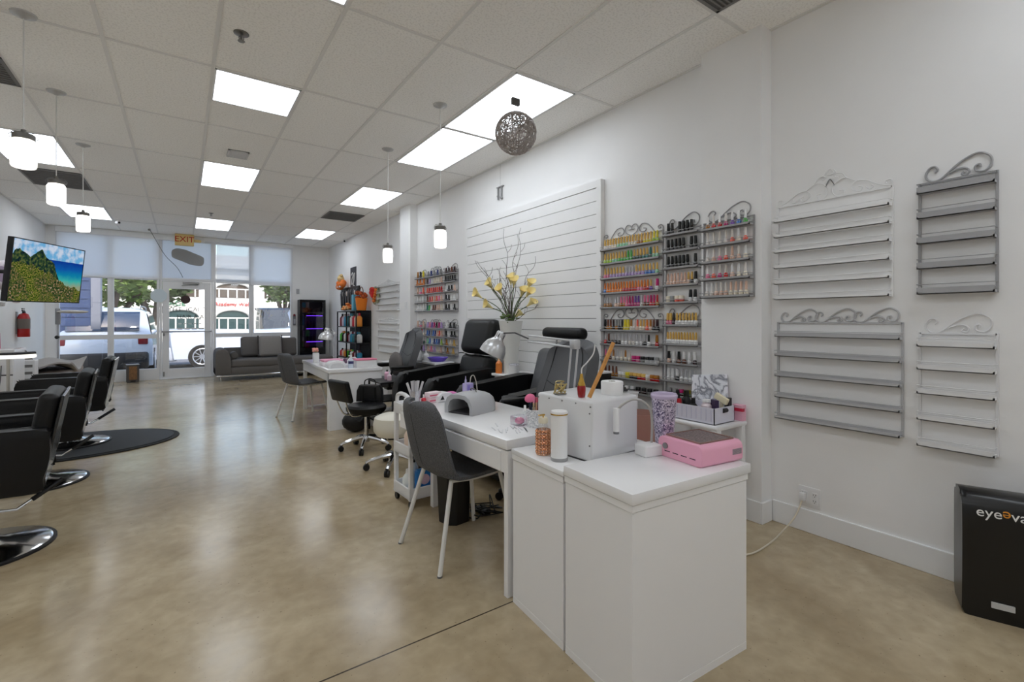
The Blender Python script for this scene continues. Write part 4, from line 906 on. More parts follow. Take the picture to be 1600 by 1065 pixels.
# ------------------------------------------------------------------ shell chairs
def shell_chair(lb, loc, rz):
    """faces local +x"""
    t = thing('shell_chair', lb, 'chair', loc, rz, 'grey felt shell chairs')
    prof = crom([(.47, 0, .435), (.42, 0, .455), (.3, 0, .45), (.15, 0, .445), (.07, 0, .455), (.025, 0, .49), (.0, 0, .56), (-.03, 0, .68), (-.055, 0, .80), (-.06, 0, .83)], 5)
    hw = []
    n = len(prof) - 1
    for i in range(n + 1):
        s_ = i / n; wv = .205 + .02 * math.sin(s_ * PI)
        if s_ < .12: wv *= math.sqrt(max(.35, 1 - ((.12 - s_) / .12) ** 2 * .6))
        if s_ > .8: wv *= math.sqrt(max(0.12, 1 - ((s_ - .8) / .2) ** 2 * .93))
        hw.append(wv)
    def F(u, v):
        i = u * n; k = min(int(i), n - 1); f_ = i - k; p = prof[k].lerp(prof[k + 1], f_); w_ = hw[k] * (1 - f_) + hw[k + 1] * f_
        q = (v - .5) * 2; curl = abs(q) ** 2.2; s_ = u
        up = .018 * curl if s_ < .5 else 0; fw = .055 * curl if s_ > .5 else .02 * curl * s_
        return Vector((p.x + fw, q * w_, p.z + up))
    b = nb(); SURF(b, F, 44, 14, .016); ob('seat_shell', b, FELT, t, 60)
    b = nb(); TB(b, [F(.56 + .3 * i / 10, .5) + Vector((-.017, 0, 0)) for i in range(11)], .0016, 5); ob('back_seam', b, M((52, 52, 54), .9), t)
    for sx_, sy_ in ((0, -1), (0, 1), (1, -1), (1, 1)):
        b = nb(); top = Vector((.09 if sx_ == 0 else .40, .15 * sy_, .43)); ft = Vector((-.02 if sx_ == 0 else .475, .225 * sy_, .0))
        TB(b, [top + Vector((.03 if sx_ == 0 else -.03, 0, .002)), top, top.lerp(ft, .1), ft], .0125, 10)
        lg = ob('leg', b, WMET, t); ob('foot_cap', CY(nb(), ft + Vector((0, 0, 0)), ft + Vector((0, 0, .008)), .0132, n=10), M((110, 110, 112), .5), lg)
    b = nb()
    for sy_ in (-1, 1): TB(b, crom([(.1, .15 * sy_, .432), (.2, .17 * sy_, .43), (.32, .17 * sy_, .43), (.41, .15 * sy_, .432)]), .0115, 8)
    TB(b, [(.12, -.15, .43), (.12, .15, .43)], .009, 8); TB(b, [(.36, -.16, .43), (.36, .16, .43)], .009, 8)
    ob('seat_frame', b, WMET, t); return t
c1 = shell_chair('grey felt shell chair with white legs, nearest, tucked at the near desk', (1.045, 2.33, 0), R(3))
c2 = copy_tree(c1); c2.location = (1.08, 6.6, 0); c2.rotation_euler = (0, 0, R(15)); c2['label'] = 'grey felt shell chair with white legs at the far desk near the sofa'
# ------------------------------------------------------------------ office chairs
def office_base(t, mat, r=.3, n=5, rot=0., gas=.38, cmat=BLKP, wheel=.028):
    for k in range(n):
        a_ = rot + 2 * PI * k / n; d = Vector((math.cos(a_), math.sin(a_), 0)); b = nb()
        TB(b, [d * .03 + Vector((0, 0, .12)), d * r * .5 + Vector((0, 0, .105)), d * r * .92 + Vector((0, 0, .075)), d * r + Vector((0, 0, .062))], .02, 8, rs=[.024, .019, .016, .014])
        lg = ob('leg', b, mat, t); b = nb(); s_ = Vector((-d.y, d.x, 0)); p = d * r + Vector((0, 0, wheel))
        for sg in (-1, 1): CY(b, p + s_ * .004 * sg, p + s_ * .019 * sg, wheel, wheel * .93, 14)
        CY(b, p, p + Vector((0, 0, .032)), .008, n=8); ob('caster', b, cmat, lg)
    b = nb(); CY(b, (0, 0, .075), (0, 0, .14), .033, .03, 16); CY(b, (0, 0, .14), (0, 0, gas), .02, .018, 14); ob('gas_column', b, mat, t)
def office_chair(lb, loc, rz, base_mat, pillow=False, hh=1.12, lift=0.):
    """faces local +x"""
    t = thing('office_chair', lb, 'office chair', loc, rz, 'high back office chairs'); office_base(t, base_mat, rot=.3)
    b = nb(); BX(b, -.24, .27, -.25, .25, .40 + lift, .50 + lift, .045, 5); ob('seat', b, GYRL if False else GRYL, t)
    ob('mechanism', BX(nb(), -.1, .1, -.08, .08, .36 + lift * .5, .405 + lift, .01, 2), BLKP, t)
    def F(u, v):   # outer back
        z_ = .5 + (hh - .5) * u; q = (v - .5) * 2; wv = (.235 + .03 * math.sin(u * PI)) * ((.5 + .5 * math.sqrt(max(0, 1 - ((u - .8) / .2) ** 2))) if u > .8 else 1)
        return Vector((-.23 - .12 * u + .02 * math.sin(u * 6) + .035 * abs(q) ** 2, q * wv, z_))
    b = nb(); SURF(b, F, 44, 14, -.085); bk = ob('backrest', b, GRYL, t, 70)
    b = nb()
    g_ = lambda u, v: F(u, v) + Vector((.089, 0, 0))
    for vv in (.14, .86): TB(b, [g_(.02 + .9 * i / 12, vv + (.5 - vv) * .12 * i / 12) for i in range(13)], .0045, 5)
    TB(b, [g_(.52 - .06 * math.sin(PI * i / 10), .16 + .68 * i / 10) for i in range(11)], .0045, 5)
    ob('seams', b, M((24, 24, 26), .5), bk)
    b = nb(); BX(b, -.0, .0 + .03, -.13, .13, .0, .26, .012, 3, TR((-.262, 0, .79), ry=R(-9))); ob('neck_pad', b, GRYL, bk)
    for sy_ in (-1, 1):
        b = nb(); TB(b, [(.12, .26 * sy_, .44), (.13, .3 * sy_, .56), (.1, .31 * sy_, .655), (-.2, .31 * sy_, .66), (-.26, .27 * sy_, .62)], .018, 8); ar = ob('armrest_frame', b, BLKP, t)
        ob('arm_pad', BX(nb(), -.17, .12, .275 * sy_ - .03 + .03 * sy_, .275 * sy_ + .03 + .03 * sy_, .66, .695, .013, 3), BLKL, ar)
    if pillow: pass
    return t
office_chair('grey high back office chair behind the near desk', (1.99, 2.52, 0), R(176), M((20, 20, 21), .4), hh=1.13)
o2 = office_chair('black high back office chair behind the far desk', (2.24, 5.90, 0), R(176), M((222, 222, 222), .4), hh=1.16, lift=.03)
b = nb(); SP(b, (0, 0, 0), .19, (.36, 1, .82), 20)
tag(ob('cushion', b, M((104, 100, 98), .9, bump=.3, bscale=60), None), 'grey tufted cushion leaning on the backrest of the far office chair', 'cushion').location = (2.28, 5.90, .70)
# black five-wheel chair foot seen under near desk belongs to near office chair
# ------------------------------------------------------------------ task stools
def task_stool(lb, loc, rz, up, seat_h=.45, backw=.2):
    """back at local -x"""
    t = thing('task_stool', lb, 'stool', loc, rz); office_base(t, CHR, r=.235, rot=.2, gas=seat_h - .06)
    ob('seat', LT(nb(), [(0, seat_h - .085), (.17, seat_h - .08), (.19, seat_h - .055), (.192, seat_h - .025), (.17, seat_h - .004), (0, seat_h)], 32), up, t)
    ob('mechanism', BX(nb(), -.08, .08, -.07, .07, seat_h - .115, seat_h - .08, .01, 2), BLKP, t)
    b = nb()
    for sy_ in (-1, 1): TB(b, crom([(-.06, .05 * sy_, seat_h - .09), (-.17, .06 * sy_, seat_h - .09), (-.225, .07 * sy_, seat_h - .04), (-.285, .09 * sy_, seat_h + .13), (-.3, .09 * sy_, seat_h + .2)]), .007, 8)
    ob('back_bracket', b, CHR, t)
    b = nb(); BX(b, -.02, .028, -backw, backw, -.105, .105, .02, 4, TR((-.278, 0, seat_h + .155), ry=R(-14))); ob('backrest', b, up, t); return t
task_stool('black round task stool with chrome base in front of the far desk', (1.48, 4.62, 0), R(14), BLKL, .445, .17)
CRM2 = M((226, 222, 208), .4, name='cream_leather')
t = thing('task_stool', 'cream padded low stool with chrome base behind the white trolley', 'stool', (1.49, 3.88, 0), R(78)); office_base(t, CHR, r=.235, rot=.2, gas=.3)
ob('seat', LT(nb(), [(0, .285), (.15, .29), (.178, .33), (.182, .38), (.17, .44), (.13, .46), (0, .465)], 32), CRM2, t); ob('mechanism', BX(nb(), -.08, .08, -.07, .07, .26, .29, .01, 2), BLKP, t)
t = thing('handbag', 'black leather handbag standing on the seat of the black stool chair', 'bag', (1.72, 4.98, .0), R(-20))
t.location = (1.56, 4.75, .447); t.rotation_euler = (0, 0, R(-33))
BAGM = M((22, 22, 24), .45, bump=.2, bscale=50)
b = nb(); PR(b, [(-.13, 0), (.13, 0), (.125, .11), (.1, .165), (-.1, .165), (-.125, .11)], 'y', -.045, .045, .012); ob('body', b, BAGM, t)
b = nb()
for xx in (-.06, .06): BX(b, xx - .01, xx + .01, -.05, .05, .0, .15, .004, 1)
ob('straps', b, BLKP, t)
b = nb(); TB(b, crom([(-.055, 0, .16), (-.05, 0, .205), (0, 0, .225), (.05, 0, .205), (.055, 0, .16)]), .006, 6); ob('handle', b, BLKP, t)
t = thing('bag', 'black soft bag on the floor under the black stool by the far desk', 'bag', (1.62, 5.42, 0)); ob('body', SP(nb(), (0, 0, .12), .15, (1.05, .7, .8), 18), BAGM, t); b = nb(); TB(b, crom([(-.08, -.06, .2), (0, -.1, .13), (.08, -.08, .2)]), .012, 6); ob('strap', b, BLKP, t)
# ------------------------------------------------------------------ white trolley
t = thing('trolley', 'white three tier trolley on casters at the far end of the near desk', 'trolley', (1.24, 2.965, 0), R(2))
b = nb(); Lx, Ly = .30, .27; 
for z_, lb in ((.06, 'tray'), (.34, 'tray'), (.615, 'tray')):
    q = nb(); BX(q, 0, Lx, 0, Ly, z_, z_ + .012); 
    for a_ in ((0, .012, 0, Ly), (Lx - .012, Lx, 0, Ly), (0, Lx, 0, .012), (0, Lx, Ly - .012, Ly)): BX(q, a_[0], a_[1], a_[2], a_[3], z_, z_ + .075, .004, 1)
    ob('tray', q, WPL, t)
for xx in (.015, Lx - .015):
    for yy in (.015, Ly - .015): ob('post', BX(nb(), xx - .014, xx + .014, yy - .014, yy + .014, .05, .69, .004, 1), WPL, t)
q = nb(); TB(q, crom([(.015, .03, .68), (.012, .045, .735), (.012, .1, .755), (.012, Ly - .1, .755), (.012, Ly - .045, .735), (.015, Ly - .03, .68)]), .014, 8); ob('handle', q, WPL, t)
for xx in (.02, Lx - .02):
    for yy in (.02, Ly - .02):
        q = nb(); CY(q, (xx - .009, yy, .024), (xx + .009, yy, .024), .024, n=14); CY(q, (xx, yy, .03), (xx, yy, .06), .006, n=6); ob('caster', q, BLKP, t)
def on_tr(u, v, z_):
    a_ = R(2); return (1.24 + u * math.cos(a_) - v * math.sin(a_), 2.965 + u * math.sin(a_) + v * math.cos(a_), z_)
jarlet('wipes_bottle', 'peach and white bottle on the middle tier of the trolley', 'bottle', on_tr(.07, .16, .352), .035, .14, M((238, 214, 196), .4), WP2, .05, .016)
jarlet('lotion_bottle', 'white bottle on the lower tier of the trolley, left side', 'bottle', on_tr(.05, .13, .072), .04, .13, M((232, 236, 234), .35), WP2, .03, .02)
jarlet('spray_bottle', 'tall clear bottle with black nozzle on the lower tier of the trolley', 'bottle', on_tr(.12, .2, .072), .035, .18, M((214, 222, 226), .2), BLKP, .05, .014)
t = thing('detergent_pack', 'blue pouch with white and red spot on the lower trolley tier', 'pack', on_tr(.15, .06, .072)); ob('pouch', BX(nb(), -.08, .08, -.025, .025, 0, .17, .02, 3), M((36, 120, 196), .35), t)
q = nb(); LT(q, [(0, 0), (.035, 0), (.035, .003), (0, .003)], 20, T=TR((-.02, -.026, .1), rx=PI / 2)); ob('spot', q, M((226, 196, 214), .4), t)
t = thing('waste_bin', 'black plastic waste bin under the near desk behind the grey chair', 'bin', (1.415, 2.665, 0), R(10))
q = nb(); PR(q, [(-.085, -.045), (-.045, -.085), (.045, -.085), (.085, -.045), (.085, .045), (.045, .085), (-.045, .085), (-.085, .045)], 'z', 0, .33); 
for v in q.verts: v.co.x *= 1 + v.co.z * .5; v.co.y *= 1 + v.co.z * .5
ob('body', q, BLKP, t); q = nb(); TB(q, [(.103 * a_, .103 * b_, .33) for a_, b_ in ((-1, -.5), (-.5, -1), (.5, -1), (1, -.5), (1, .5), (.5, 1), (-.5, 1), (-1, .5))], .006, 6, True); ob('rim', q, BLKP, t)
t = thing('power_strip', 'black power adapter and tangled black cords on the floor under the near desk', 'cord', (1.62, 2.65, 0))
ob('adapter', BX(nb(), -.03, .03, -.05, .05, .0, .035, .006, 2), BLKP, t); q = nb(); rr = random.Random(11)
for k in range(4): TB(q, crom([(rr.uniform(-.14, .14), rr.uniform(-.14, .14), .006 + .05 * rr.random()) for _ in range(7)], 6), .004, 5)
ob('cords', q, BLKP, t)
# ------------------------------------------------------------------ recliners
def recliner(lb, loc, rz, kind):
    """faces local +x, origin on the floor under the seat centre"""
    t = thing('recliner', lb, 'armchair', loc, rz, 'black leather recliners')
    q = nb(); BX(q, -.32, .42, -.29, .29, .26, .44, .05, 5); 
    for v in q.verts:
        if v.co.z > .4: v.co.z += .02 * math.cos(v.co.y * 4)
    ob('seat', q, BLKL, t)
    q = nb(); BX(q, .36, .46, -.28, .28, .08, .40, .035, 4); ob('footrest', q, BLKL, t)
    ob('base', BX(nb(), -.38, .38, -.3, .3, .03, .27, .02, 2), BLKP, t)
    for sy_ in (-1, 1):
        pr = crom([(-.40, .1, 0), (.36, .1, 0), (.42, .16, 0), (.43, .4, 0), (.40, .62, 0), (.33, .69, 0), (.2, .705, 0), (-.25, .755, 0), (-.4, .75, 0)], 4)
        q = nb(); y_a, y_b = (.29, .43) if sy_ > 0 else (-.43, -.29); PR(q, [(p.x, p.y) for p in pr], 'y', y_a, y_b, .035); ob('arm', q, BLKL, t)
    if kind == 0:
        q = nb(); BX(q, -.085, .085, -.29, .29, -.05, .42, .06, 5, TR((-.33, 0, .46), ry=R(-16))); ob('backrest', q, BLKL, t)
        q = nb(); BX(q, -.09, .1, -.31, .31, -.2, .2, .08, 6, TR((-.47, 0, 1.075), ry=R(-14)));  hd = ob('headrest', q, BLKL, t)
        q = nb(); TB(q, [(-.325, -.27 + .54 * i / 10, .885 + .008 * math.sin(i)) for i in range(11)], .006, 5); ob('seam', q, M((8, 8, 8), .5), hd)
    else:
        q = nb(); BX(q, -.08, .08, -.29, .29, -.05, .56, .07, 5, TR((-.33, 0, .46), ry=R(-16))); ob('backrest', q, GRYL, t)
        q = nb(); BX(q, -.055, .055, -.29, .29, -.055, .055, .05, 6, TR((-.5, 0, 1.145))); ob('headrest', q, BLKL, t)
        q = nb(); CY(q, (-.49, -.1, 1.0), (-.5, -.1, 1.12), .008); CY(q, (-.49, .1, 1.0), (-.5, .1, 1.12), .008); ob('headrest_posts', q, STEEL, t)
    return t
recliner('black leather recliner with a tall padded headrest, left of the flowers', (2.33, 4.60, 0), R(181), 0)
recliner('black leather recliner with a cylindrical head pillow, right of the flowers', (2.36, 3.28, 0), R(178), 1)
# side table, flowers
t = thing('side_table', 'white side table between the two recliners, holding the flower vase', 'table', (2.80, 3.92, 0)); ob('top', BX(nb(), -.2, .2, -.17, .17, .70, .725, .003, 1), LAC, t)
ob('body', BX(nb(), -.18, .18, -.14, .14, .0, .70, .003, 1), LAC, t); ob('drawer', BX(nb(), -.188, -.178, -.13, .13, .5, .68, .002, 1), LAC, t)
VT = .725; VX, VY = 2.76, 3.97
t = thing('vase', 'large pale grey flared vase between the recliners', 'vase', (VX, VY, VT)); ob('body', LT(nb(), [(0, 0), (.065, 0), (.07, .01), (.08, .2), (.115, .48), (.125, .535), (.118, .535), (.075, .2), (.06, .02), (0, .02)], 28), M((222, 222, 218), .35), t); ob('soil', LT(nb(), [(0, .5), (.112, .5)], 20), M((70, 80, 50), .9), t)
fl = thing('flower_arrangement', 'yellow calla lilies with curly bare twigs in the pale vase', 'flowers', (VX, VY, VT + .5))
rr = random.Random(21); GRN = M((74, 96, 52), .6); CAL = M((242, 226, 160), .5, name='calla_yellow')
def pxoff(du, dv):   # place by sideways / height offsets in the plane facing the viewer's direction
    return Vector((du * .82, -du * .57, dv))
calls = [(-.19, .20), (-.155, .115), (-.10, .27), (-.02, .31), (.015, .285), (-.03, .22), (.055, .21), (.10, .275), (.13, .205), (.105, .13), (.0, .04)]
for k, (du, dv) in enumerate(calls):
    tip = pxoff(du * 1.25, dv * 1.25 + .02) + Vector((rr.uniform(-.08, .06), rr.uniform(-.06, .06), 0)); q = nb()
    base = pxoff(du * .15, 0); mid = base.lerp(tip, .5) + pxoff(-du * .2, .03); TB(q, crom([base, mid, tip]), .0045, 6); ob('stem', q, GRN, fl)
    dirn = (tip - mid).normalized(); dirn = (dirn + Vector((-.35, -.45, .15))).normalized(); rot = Vector((0, 0, 1)).rotation_difference(dirn).to_matrix().to_4x4(); q = nb()
    def CF(u, v):
        a_ = u * 2 * PI; r_ = .007 + .04 * v ** 1.7; h_ = .095 * v + (.03 * max(0, math.cos(a_)) * v ** 2); return Vector((r_ * math.cos(a_), r_ * math.sin(a_), h_))
    SURF(q, CF, 14, 6); bmesh.ops.remove_doubles(q, verts=q.verts, dist=.0002); bmesh.ops.transform(q, matrix=Matrix.Translation(tip) @ rot, verts=q.verts); bl = ob('blossom', q, CAL, fl)
    q = nb(); CY(q, (0, 0, .02), (0, 0, .075), .004, .003, 6); bmesh.ops.transform(q, matrix=Matrix.Translation(tip) @ rot, verts=q.verts); ob('spadix', q, M((232, 170, 40), .6), bl)
TWG = M((96, 86, 82), .8)
tw = [(-.34, .60, .9), (-.29, .66, .7), (-.24, .66, .8), (-.19, .55, .8), (-.09, .60, 1.), (-.05, .58, .8), (.03, 1.02, 1.), (-.06, 1.0, .7), (.13, .93, 1.2), (.16, .72, 1.2), (.17, .44, 1.), (.02, .55, .7), (.21, .22, .9), (-.13, .48, .7)]
for k, (du, dv, am) in enumerate(tw):
    q = nb(); pts = []; n_ = 12; ph = rr.uniform(0, 6)
    for i in range(n_ + 1):
        s_ = i / n_; pts.append(pxoff(du * 1.15 * s_ ** 1.2, dv * s_ * .98) + pxoff(.022 * am * math.sin(s_ * 16 + ph) * s_, 0) + Vector((rr.uniform(-.006, .006) - .10 * s_ * (k % 3 - 1), rr.uniform(-.006, .006), 0)))
    cr = crom(pts, 3); TB(q, cr, .004, 5, rs=[.0045 * (1 - .7 * i / len(cr)) for i in range(len(cr))])
    for j in range(3):
        p0 = cr[int(len(cr) * (.4 + .17 * j))]; p1 = p0 + pxoff(rr.uniform(-.05, .05), rr.uniform(.04, .1)); TB(q, crom([p0, p0.lerp(p1, .5) + pxoff(.012, 0), p1]), .0018, 4)
    ob('twig', q, TWG, fl)
q = nb()
for k in range(26):
    a_ = rr.uniform(0, 6.28); r_ = rr.uniform(.03, .12); p = Vector((r_ * math.cos(a_), r_ * math.sin(a_), rr.uniform(.0, .1))); SP(q, p, .025, (1, .5, .35), 8, None)
ob('leaves', q, M((96, 118, 62), .7), fl)
t = thing('orange_bottle', 'small amber bottle beside the vase on the side table', 'bottle', (2.66, 4.04, VT)); ob('bottle', LT(nb(), [(0, 0), (.034, 0), (.034, .1), (.014, .125), (0, .125)], 18), M((214, 122, 48), .25, coat=.4), t); ob('cap', LT(nb(), [(0, .125), (.014, .125), (.014, .15), (0, .15)], 14), M((230, 190, 150), .4), t)
t = thing('white_jar', 'short white jar on the side table under the dome lamp', 'jar', (2.68, 3.80, VT)); ob('jar', LT(nb(), [(0, 0), (.05, 0), (.05, .1), (0, .1)], 20), WPL, t); ob('lid', LT(nb(), [(0, .1), (.052, .1), (.05, .115), (0, .115)], 20), CLEARP, t)
# black topped counter beyond the recliner
t = thing('black_counter', 'black counter cabinet under the far polish racks', 'cabinet', (2.82, 6.25, 0)); ob('body', BX(nb(), -.15, .23, -.78, .78, 0, .66, .004, 1), BLKP, t); ob('top', BX(nb(), -.17, .235, -.8, .8, .66, .69, .003, 1), M((60, 60, 62), .3), t)
CT = .69
jarlet('squeeze_bottle', 'taller white squeeze bottle on the black counter', 'bottle', (2.76, 6.28, CT), .045, .15, WP2, WP2, .05, .012)
jarlet('squeeze_bottle', 'shorter white squeeze bottle on the black counter', 'bottle', (2.76, 6.03, CT), .04, .12, WP2, WP2, .04, .012)
t = thing('bowl', 'purple shallow bowl on a white tray on the black counter', 'bowl', (2.78, 5.7, CT)); ob('tray', BX(nb(), -.14, .14, -.2, .2, 0, .03, .004, 1), WPL, t); ob('bowl', LT(nb(), [(0, .03), (.09, .03), (.14, .085), (.13, .085), (.08, .045), (0, .045)], 24), M((98, 70, 190), .35), t)
for k, (yy, c_) in enumerate(((6.85, (40, 40, 44)), (6.7, (236, 236, 236)), (6.55, (24, 24, 26)), (6.43, (240, 240, 240)))):
    jarlet('small_jar', '%s small jar on the black counter, %s from the left' % ('dark' if sum(c_) < 200 else 'white', ORD[k]), 'jar', (2.74, yy, CT), .035, .05, M(c_, .4), M((200, 200, 200), .4), .02, .03, 'jars on the black counter')
# white plastic drawer unit + little black trolley
t = thing('drawer_unit', 'white plastic drawer chest against the wall below the column', 'drawers', (2.82, 7.35, 0)); ob('body', BX(nb(), -.2, .11, -.28, .28, 0, .6, .01, 2), WPL, t)
for k in range(3): 
    dw = ob('drawer', BX(nb(), -.212, -.198, -.26, .26, .03 + k * .19, .19 + k * .19, .004, 1), M((214, 214, 216), .4), t); ob('knob', SP(nb(), (-.215, 0, .12 + k * .19), .012, n=8), STEEL, dw)
t = thing('tape_dispenser', 'small white arched gadget on the drawer chest', 'gadget', (2.8, 7.3, .6)); q = nb(); PR(q, archp(.1, .06), 'x', -.05, .05, .005); ob('shell', q, WPL, t); ob('slot', BX(nb(), -.052, -.049, -.04, .04, .01, .03), M((130, 130, 130), .5), t)
t = thing('black_trolley', 'small black trolley with pink items beside the left recliner', 'trolley', (1.93, 5.27, 0))
for z_ in (.12, .36, .56): ob('shelf', BX(nb(), -.15, .15, -.2, .2, z_, z_ + .02, .003, 1), BLKP, t)
for sx_ in (-1, 1):
    for sy_ in (-1, 1): ob('post', BX(nb(), .145 * sx_ - .01, .145 * sx_ + .01, .195 * sy_ - .01, .195 * sy_ + .01, 0, .575, .002, 1), BLKP, t)
jarlet('lotion_bottle', 'pink bottle with black top on the small black trolley', 'bottle', (1.95, 5.33, .58), .03, .09, M((240, 190, 216), .4), BLKP, .02, .01)
jarlet('lotion_bottle', 'pale pink bottle on the small black trolley', 'bottle', (1.93, 5.2, .58), .024, .07, M((236, 206, 220), .4), WP2, .02, .01)
# ------------------------------------------------------------------ retail shelf at the back right
t = thing('retail_shelf', 'black open shelving unit stocked with salon products near the right front corner', 'shelf', (2.9, 9.95, 0))
for yy in (-.68, -.02, .66):
    for xx in (-.13, .15): ob('post', BX(nb(), xx - .012, xx + .012, yy - .012, yy + .012, 0, 1.46, .002, 1), BLKP, t)
for z_ in (.12, .48, .8, 1.12, 1.44): ob('shelf_board', BX(nb(), -.14, .16, -.69, .67, z_, z_ + .02, .002, 1), BLKP, t)
prod = [(206, 40, 60), (240, 240, 240), (30, 30, 32), (90, 200, 60), (60, 150, 190), (236, 200, 180), (120, 20, 30), (226, 226, 226), (20, 20, 20), (60, 130, 140), (240, 150, 60), (200, 180, 200)]
rr = random.Random(4); names = {0: 'red', 1: 'white', 2: 'black', 3: 'green', 4: 'blue', 5: 'peach', 6: 'maroon', 7: 'pale', 8: 'black', 9: 'teal', 10: 'orange', 11: 'lilac'}
PC = {}
ob('back_board', BX(nb(), .15, .162, -.69, .67, .1, 1.44), M((30, 30, 32), .6), t)
for si, z_ in enumerate((.5, .82, 1.14)):
    for k in range(9):
        ci = (k * 5 + si * 3) % 12; yy = 9.95 + .6 - k * .15; hh_ = .15 + .05 * ((k * 3 + si) % 3)
        if abs(yy - 9.93) < .04: yy -= .05
        o = jarlet('product_bottle', '%s salon product on the %s shelf of the black unit, %s from left' % (names[ci], ('lower', 'middle', 'upper')[si], ORD[k]), 'bottle', (2.86, yy, z_), .055, hh_ * .85, M(prod[ci], .35), M(prod[(ci + 2) % 12], .35), hh_ * .22, .022, 'salon products on the black shelving')
# dark board on the wall behind with tools
t = thing('display_board', 'black pegboard of hair tools hanging above the shelving', 'display board', (XR - .002, 10.6, 1.5)); ob('board', BX(nb(), -.03, 0, -.62, .75, 0, .5, .003, 1), BLKP, t)
q = nb()
for k in range(7):
    yy = .62 - k * .19; CY(q, (-.05, yy, .1), (-.05, yy, .38), .018, .03, 10); SP(q, (-.05, yy, .4), .045, (.5, 1, 1), 10)
ob('hair_tools', q, M((90, 90, 96), .35), t)
q = nb()
for k in range(4): SP(q, (-.05, .5 - k * .3, .36), .035, (.5, 1, 1.6), 10)
ob('packets', q, M((226, 214, 206), .5), t)
# orange plush, bag, box, wreath, poster
t = thing('orange_garland', 'orange and cream autumn ornament on top of the tool board', 'ornament', (2.93, 10.95, 2.0)); q = nb()
for k in range(8): SP(q, (-.0 + .03 * math.sin(k * 2), -.14 + .04 * k, .06 + .05 * math.sin(k * 1.7)), .07, n=10)
ob('leaves', q, M((226, 120, 50), .8, bump=.5, bscale=30), t); q = nb(); SP(q, (0, .0, .2), .08, n=12); SP(q, (0, -.04, .27), .04, n=8); SP(q, (0, .08, .27), .03, n=8); ob('gourds', q, M((214, 186, 130), .7), t)
q = nb(); BX(q, -.07, .1, -.16, .16, 0, .035, .004, 1); ob('wall_shelf', q, WPL, t)
t = thing('orange_basket', 'orange basket with autumn flowers on top of the black shelving', 'basket', (2.92, 9.42, 1.46)); q = nb(); LT(q, [(0, 0), (.09, 0), (.12, .25), (.11, .25), (.08, .01), (0, .01)], 20); ob('basket', q, M((238, 130, 30), .6), t)
q = nb()
for k in range(12): a_ = k * 2.4; SP(q, (.08 * math.cos(a_), .1 * math.sin(a_), .3 + .05 * math.sin(k * 1.9)), .045, n=8)
ob('flowers', q, M((186, 84, 40), .8, noise=.5, nscale=30), t); q = nb(); TB(q, crom([(0, -.11, .24), (0, -.1, .4), (0, 0, .47), (0, .1, .4), (0, .11, .24)]), .008, 6); ob('handle', q, M((120, 80, 60), .6), t)
single('blue_box', BX(nb(), -.06, .06, -.07, .07, 0, .33, .006, 2), M((90, 176, 206), .4), 'tall light blue box on the black shelving beside the orange basket', 'box', (2.9, 9.75, 1.46))
t = thing('orange_leaves', 'pile of orange autumn leaves on the black shelving', 'ornament', (2.9, 10.2, 1.46)); q = nb(); rr = random.Random(8)
for k in range(16): SP(q, (rr.uniform(-.08, .08), rr.uniform(-.22, .22), .03 + rr.uniform(0, .12)), .05, (1, 1, .5), 8)
ob('leaves', q, M((238, 140, 70), .8), t); q = nb()
for k in range(5): SP(q, (-.08, -.2 + k * .1, .05 + .04 * (k % 2)), .03, n=8)
ob('blooms', q, M((246, 190, 130), .8), t)
t = thing('wreath', 'round autumn wreath with red flowers on the right wall', 'wreath', (XR - .03, 8.92, 1.74)); q = nb(); TB(q, [(0, .15 * math.cos(i / 12 * PI), .15 * math.sin(i / 12 * PI)) for i in range(24)], .03, 8, True); ob('ring', q, M((150, 150, 120), .9, noise=.4, nscale=40), t)
q = nb()
for k in range(6): SP(q, (-.04, .06 + .05 * math.cos(k), .06 + .06 * math.sin(k * 1.2)), .055, n=10)
ob('flowers', q, M((206, 40, 36), .7), t); q = nb()
for k in range(5): SP(q, (-.03, -.1 + .03 * k, .1 - .05 * k), .035, n=8)
ob('berries', q, M((226, 120, 50), .7), t)
t = thing('poster', 'small dark poster with a white swirl on the right wall above the shelving', 'poster', (XR, 10.46, 2.16)); ob('sheet', BX(nb(), -.008, 0, -.21, .21, -.27, .27), M((58, 58, 64), .6), t)
q = nb(); TB(q, crom([(-.01, .12, .1), (-.01, .04, .15), (-.01, -.0, .08), (-.01, .08, .0), (-.01, .1, -.1), (-.01, .0, -.06), (-.01, -.06, .1), (-.01, -.12, .12), (-.01, -.1, .0), (-.01, -.02, -.12), (-.01, -.12, -.14)]), .012, 6); ob('swirl', q, M((226, 226, 226), .6), t)
# ------------------------------------------------------------------ display cooler
t = thing('display_cooler', 'black glass fronted display cabinet with purple lit shelves near the corner', 'cabinet', (2.62, 12.42, 0))
q = nb(); BX(q, -.30, -.26, -.1, .14, 0, 1.77); BX(q, .26, .30, -.1, .14, 0, 1.77); BX(q, -.26, .26, -.1, .14, 1.72, 1.77); BX(q, -.26, .26, -.1, .14, 0, .62); BX(q, -.26, .26, .11, .14, .62, 1.72); ob('body', q, BLKP, t)
q = nb(); BX(q, -.3, .3, -.125, -.1, .0, .6); BX(q, -.3, -.245, -.125, -.1, .6, 1.77); BX(q, .25, .3, -.125, -.1, .6, 1.77); BX(q, -.245, .25, -.125, -.1, 1.71, 1.77); dd = ob('door', q, M((8, 8, 9), .15), t); ob('pane', BX(nb(), -.245, .25, -.115, -.11, .6, 1.71), mixmat('tinted_glass', 'glass', (255, 255, 255),   .08, .03, (190, 186, 196)), dd)
ob('interior', BX(nb(), -.26, .26, .095, .11, .62, 1.72), M((120, 112, 116), .7), t)
